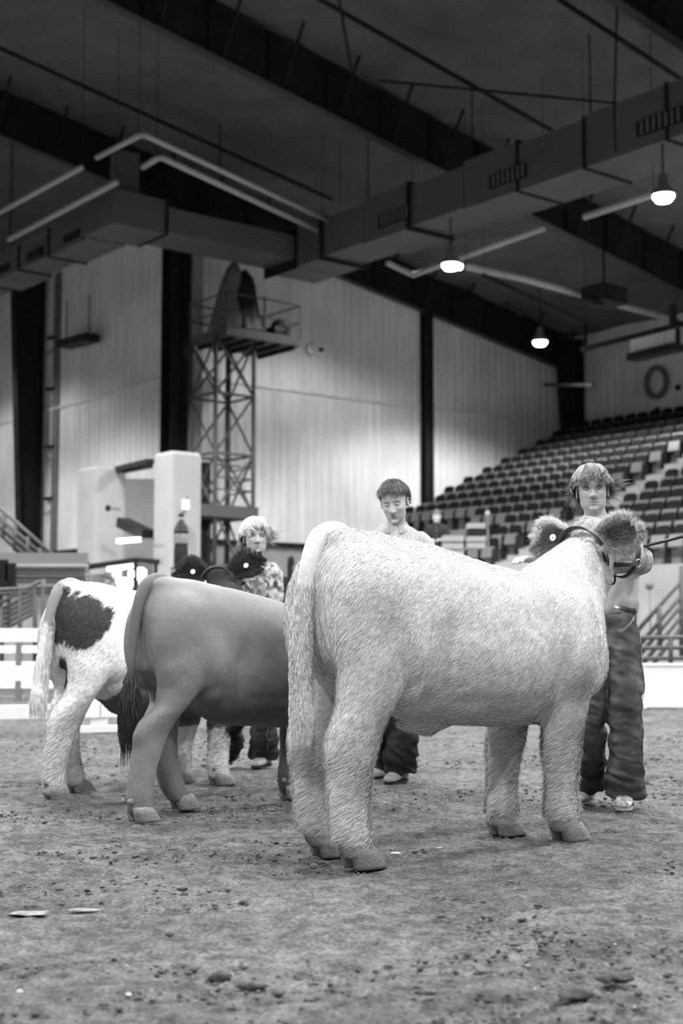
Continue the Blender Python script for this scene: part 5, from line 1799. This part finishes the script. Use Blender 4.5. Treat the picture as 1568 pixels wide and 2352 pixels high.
# ---- young man at the right, holding the white steer
oR, azR = (1.42, 7.36), math.radians(186)
loc = frame_joints(oR, azR)
fL, fR = ground(1440, 1858), ground(1350, 1846)
JR = dict(head=loc((1.345, 7.30, 1.700)), head_rot=(math.radians(-2), math.radians(2), math.radians(-3)), neck=loc((1.378, 7.35, 1.545)),
          chest=(0.01, .015, 1.36), pelvis=(0, 0, .985), belt=1.065,
          shR=loc((1.215, 7.37, 1.475)), elR=loc((1.15, 7.22, 1.25)), wrR=loc((1.0, 7.04, 1.31)), handR=((.5, -.5, .1), (0, 0, 1), 1, .5),
          shL=loc((1.53, 7.33, 1.480)), elL=loc((1.575, 7.24, 1.24)), wrL=loc((1.52, 7.06, 1.36)), handL=((.7, .15, .2), (0, .9, .3), 1, 1.1),
          hipR=(0, -.088, .94), hipL=(0, .088, .94), knR=(.03, -.100, .52), knL=(.07, .085, .52),
          anR=(loc(fR)[0] - .10, loc(fR)[1], .10), anL=(loc(fL)[0] - .10, loc(fL)[1], .10), toeR=-.35, toeL=-.15, sleeve=.93,
          boot_mat=mat('woven_boot', .45, .45, .4, noise=[(55, .75, 1, (1, .55, 1))], bump=(60, .004, 1)), pale_sole=True)
hairR = dict(n=9000, vol=.12, len=lambda d: np.where(d[:, 0] > .55, .052, np.where(d[:, 0] < -.2, .10, .075)), w=.0048, fwd=.45, side=-.25, mess=.6, puff=.07, cap=1.01, crown=(-.30, -.1, .95),
             hairline=lambda d: ((d[:, 2] > .55) | ((d[:, 0] < .0) & (d[:, 2] > -.05)) | ((d[:, 0] < -.35) & (d[:, 2] > -.9)) | ((d[:, 0] < .35) & (d[:, 2] > .25))),
             col=lambda d: .13 + .16 * np.clip(d[:, 2], 0, 1))
PR = person('young man in a light shirt and faded jeans holding the white steer, looking out', oR, azR, JR,
            dict(skin=.47, jaw=.004, beard=.42, brow=.75, gaze=(1, 0, -.05), seed=2), hairR, .085, flat(.56))
# neck wings of hair behind the ears come with the long strands above

# ---- middle one, looking down
oM, azM = (.335, 8.52), math.radians(184)
loc = frame_joints(oM, azM)
fL, fR = ground(918, 1800), ground(884, 1788)
JM = dict(head=loc((.330, 8.46, 1.745)), head_rot=(math.radians(-10), math.radians(20), math.radians(-5)), neck=loc((.335, 8.52, 1.600)),
          chest=(0, 0, 1.40), pelvis=(0, 0, 1.00), belt=1.08,
          shR=(0, -.185, 1.515), elR=(.08, -.24, 1.24), wrR=(.27, -.16, 1.14), handR=((.9, .2, -.1), (0, 0, 1), 1, .8),
          shL=(0, .190, 1.515), elL=(.05, .24, 1.25), wrL=(.25, .18, 1.12), handL=((.9, -.2, -.1), (0, 0, 1), -1, .8),
          hipR=(0, -.088, .95), hipL=(0, .088, .95), knR=(.02, -.08, .53), knL=(.03, .07, .53),
          anR=(loc(fR)[0] - .10, loc(fR)[1], .10), anL=(loc(fL)[0] - .10, loc(fL)[1], .10), toeR=-.3, toeL=-.35,
          boot_mat=mat('suede_boot', .36, .85, .15, noise=[(30, .2, 3)]), shirt_mat=None, collar_g=.75)


def striped(P):
    a = np.sin(P[:, 1] * 2 * math.pi / .016)
    return .42 + .08 * a * (np.abs(a) > .2) + .02 * fbm(P * 12, 2)


hairM = dict(n=5000, vol=.10, len=lambda d: .026 + .030 * sstep(.3, .9, d[:, 2]), w=.0042, fwd=.3, side=-.5, mess=.55, puff=.10, cap=1.0, crown=(-.4, .2, .9),
             hairline=lambda d: ((d[:, 2] > .66) | ((d[:, 0] < .45) & (d[:, 2] > .42)) | ((d[:, 0] < .18) & (d[:, 2] > .0)) | ((d[:, 0] < -.10) & (d[:, 2] > -.35)) | ((d[:, 0] < -.35) & (d[:, 2] > -.60))),
             col=lambda d: .03 + .05 * np.clip(d[:, 2], 0, 1))
PM = person('young man with short dark hair and a striped shirt looking down, behind the white steer', oM, azM, JM,
            dict(skin=.47, jaw=.0, closed=True, brow=.75, seed=4), hairM, .045, striped)

# ---- blond one at the left
oK, azK = (-.60, 9.50), math.radians(222)
loc = frame_joints(oK, azK)
fL, fR = ground(590, 1762), ground(500, 1758)
JK = dict(head=loc((-.592, 9.42, 1.590)), head_rot=(math.radians(52), math.radians(-1), math.radians(-2)), neck=loc((-.615, 9.48, 1.440)),
          chest=(0.0, 0.0, 1.25), pelvis=(0, 0, .93), belt=1.0,
          shR=(.0, -.180, 1.375), elR=(.16, -.21, 1.17), wrR=(.34, -.10, 1.30), handR=((.85, .45, -.05), (0, 0, 1), 1, .55),
          shL=(.0, .185, 1.375), elL=(.02, .22, 1.10), wrL=(.20, .20, .98), handL=((.9, -.2, -.1), (0, 1, 0), -1, .8),
          hipR=(0, -.085, .88), hipL=(0, .085, .88), knR=(.06, -.11, .49), knL=(.02, .10, .49),
          anR=(loc(fR)[0] - .08, loc(fR)[1], .10), anL=(loc(fL)[0] - .08, loc(fL)[1], .10), toeR=.5, toeL=.45, sleeve=.85,
          boot_mat=mat('tan_boot', .40, .7, .2, noise=[(20, .2, 3)]), shirt_mat=mat('paisley_cloth', 1.0, .85, .15, col=True))


def paisley(P):
    a = fbm(P * 45, 3); b = vnoise(P * 26 + 9)
    return np.clip(.34 + .30 * np.sign(a) * sstep(.0, .25, np.abs(a)) * (.6 + .5 * b), .05, .8)


hairK = dict(n=6500, vol=.11, len=lambda d: np.where(d[:, 0] > .55, .045, np.where(d[:, 0] < 0, .095, .07)), w=.005, fwd=.35, side=.15, mess=.45, puff=.10, cap=1.03, crown=(-.2, .0, .97),
             hairline=lambda d: ((d[:, 2] > .52) | ((d[:, 0] < .05) & (d[:, 2] > -.1)) | ((d[:, 0] < -.3) & (d[:, 2] > -.80)) | ((d[:, 0] < .35) & (d[:, 2] > .25))),
             col=lambda d: np.where(d[:, 2] > .05, .62, .10))
PK = person('blond young man in a paisley shirt by the dark-headed steer, glancing right', oK, azK, JK,
            dict(skin=.50, brow=.6, gaze=(1, .5, .1), seed=6), hairK, .06, paisley)

# ---- small bystander on the walkway
oP, azP = (1.93, 27.6, 1.62), math.radians(190)
JP = dict(head=(0.02, 0, 1.64), head_rot=(0, .1, 0), neck=(0, 0, 1.50), chest=(0, 0, 1.30), pelvis=(0, 0, .96), belt=1.03,
          shR=(0, -.18, 1.43), elR=(.05, -.24, 1.18), wrR=(.22, -.12, 1.16), shL=(0, .18, 1.43), elL=(.05, .24, 1.18), wrL=(.22, .12, 1.16),
          handR=((.6, .7, 0), (0, 0, 1), 1, .8), handL=((.6, -.7, 0), (0, 0, 1), -1, .8),
          hipR=(0, -.085, .9), hipL=(0, .085, .9), knR=(.02, -.1, .5), knL=(.02, .1, .5), anR=(0, -.1, .1), anL=(0, .1, .1), boot_mat=M_LEATHER,
          shirt_mat=mat('dark_jacket', .03, .8, .2))
person('small distant person in a dark jacket at the foot of the bleachers', oP, azP, JP,
       dict(skin=.6, seed=8), dict(n=1500, vol=.05, len=lambda d: .05 + 0 * d[:, 0], w=.005, hairline=lambda d: (d[:, 2] > .45) | (d[:, 0] < -.1), col=lambda d: .2 + 0 * d[:, 0]), .03, flat(.03))

# ---- show sticks
a = PR['W'](np.array(JR['wrL']) + [.07, .02, .02])[0]
a = np.array(a); b = at(1600, 1224, 6.85)
q = MB(); q.tube([a + (a - b) * .12, a, b], .0085, 10); ss = tag(q.build('show_stick', M_LEATHER, smooth=True), 'black show stick reaching out of the frame past the muzzle', 'stick')
d = (b - a) / np.linalg.norm(b - a)
q = MB(); q.tube([a + d * .02, a + d * .16], .0125, 10); q.build('grip', M_BLACK, ss, True) if False else None
p0, p1 = at(458, 1628, 9.15), at(438, 1716, 9.10)
q = MB(); q.tube([p0 + (p0 - p1) * 1.9, p0, p1], .007, 8); sk = tag(q.build('show_stick', mat('stick_alu', .35, .4, .5), smooth=True), 'thin show stick hanging below the spotted steer belly', 'stick')

# ================================================================ bits on the dirt
def clods(n, xr, yr, smin, smax, seed, name, m_, near=None):
    rs = np.random.RandomState(seed)
    base = np.array([[1, 0, 0], [-1, 0, 0], [0, 1, 0], [0, -1, 0], [0, 0, 1], [0, 0, -1], [.6, .6, .5], [-.6, .6, .5], [-.6, -.6, .5], [.6, -.6, .5]], float)
    tri = np.array([(0, 6, 9), (0, 2, 6), (2, 7, 6), (2, 1, 7), (1, 8, 7), (1, 3, 8), (3, 9, 8), (3, 0, 9), (4, 6, 7), (4, 7, 8), (4, 8, 9), (4, 9, 6), (5, 2, 0), (5, 1, 2), (5, 3, 1), (5, 0, 3)])
    y = yr[0] + (yr[1] - yr[0]) * rs.rand(n) ** 1.35
    x = (rs.rand(n) * 2 - 1) * (.35 + y * .27)
    dens = fbm(np.stack([x * 1.3, y * 1.8, 0 * x], 1) + 4, 3)
    k = dens > -.25 + .3 * rs.rand(n); x, y = x[k], y[k]; n = len(x)
    s = smin + (smax - smin) * rs.rand(n) ** 5
    a = rs.rand(n) * 6.28
    sc = np.stack([s * (1 + rs.rand(n)), s * (.7 + .5 * rs.rand(n)), s * (.4 + .35 * rs.rand(n))], 1)
    v = base[None] * (1 + .35 * rs.randn(n, 10, 1) * .6) * sc[:, None, :]
    ca, sa = np.cos(a)[:, None], np.sin(a)[:, None]
    v = np.stack([v[..., 0] * ca - v[..., 1] * sa, v[..., 0] * sa + v[..., 1] * ca, v[..., 2]], 2)
    v = v + np.stack([x, y, sc[:, 2] * .45 - .006], 1)[:, None]
    f = (tri[None] + (np.arange(n) * 10)[:, None, None]).reshape(-1, 3)
    return make(name, v.reshape(-1, 3), f, m_)


tag(clods(30000, None, (2.2, 13), .0022, .012, 3, 'dirt_clods', M_CLOD), 'dark crumbs and clods scattered over the arena dirt', 'dirt', kind='stuff')
tag(clods(1500, None, (2.2, 10), .002, .006, 13, 'pale_grit', M_PIPE), 'pale specks of grit scattered over the arena dirt', 'grit', kind='stuff')


def lump(px, py, r, name, label, cat, m_, seed=0, R_=None):
    c = ground(px, py); q = MB(); q.ell(c + [0, 0, r[2] * .35], r, R_, 16, 10); v, f = q.arr()
    d = v - c
    v = c + d * (1 + .30 * fbm(d / max(r) * 2.0 + seed * 7, 3))[:, None]
    return tag(make(name, v, f, m_, smooth=False), label, cat)


M_DUST = mat('sawdust', .24, .95, .05, noise=[(40, .4, 4)])
M_CHIP = mat('pale_chip', .72, .8, .2, noise=[(60, .2, 3)])
lump(908, 1961, (.022, .012, .006), 'wood_chip', 'small white chip on the dirt right of the white steer hind hoof', 'chip', M_CHIP, 1)
lump(1015, 1948, (.022, .005, .003), 'straw_sliver', 'thin pale sliver lying just beyond the white chip', 'straw', M_CHIP, 2)
lump(388, 2148, (.012, .010, .011), 'pebble', 'round grey pebble in the left foreground', 'pebble', M_STEEL2, 3)
lump(46, 2283, (.008, .007, .008), 'pebble', 'bright little pebble near the lower left corner', 'pebble', M_CHIP, 4)
lump(295, 2287, (.007, .007, .006), 'pebble', 'pale pebble in the lower foreground, left of the dark clod', 'pebble', M_CHIP, 5)
lump(505, 2250, (.032, .028, .016), 'dirt_lump', 'dark ragged dirt lump in the lower foreground', 'clod', M_CLOD, 6)
lump(580, 2268, (.040, .015, .009), 'dirt_lump', 'long flat dark clod just right of the ragged lump', 'clod', M_CLOD, 7)
lump(68, 2098, (.075, .034, .0022), 'sawdust_patch', 'long pale sawdust streak at the left, nearer the frame edge', 'sawdust', M_DUST, 8)
lump(195, 2090, (.055, .026, .002), 'sawdust_patch', 'smaller pale sawdust streak right of the long one', 'sawdust', M_DUST, 9)
lump(1320, 2290, (.05, .035, .016), 'dirt_lump', 'dark broken clod at the lower right, larger one', 'clod', M_CLOD, 10)
lump(1410, 2250, (.045, .03, .014), 'dirt_lump', 'dark clod behind the larger one at the lower right', 'clod', M_CLOD, 11)
lump(720, 1992, (.018, .014, .011), 'pebble', 'grey stone in front of the white steer hind hooves', 'pebble', M_STEEL2, 12)
for o in list(bpy.data.objects):
    for k in ('_o', '_a'):
        if k in o: del o[k]
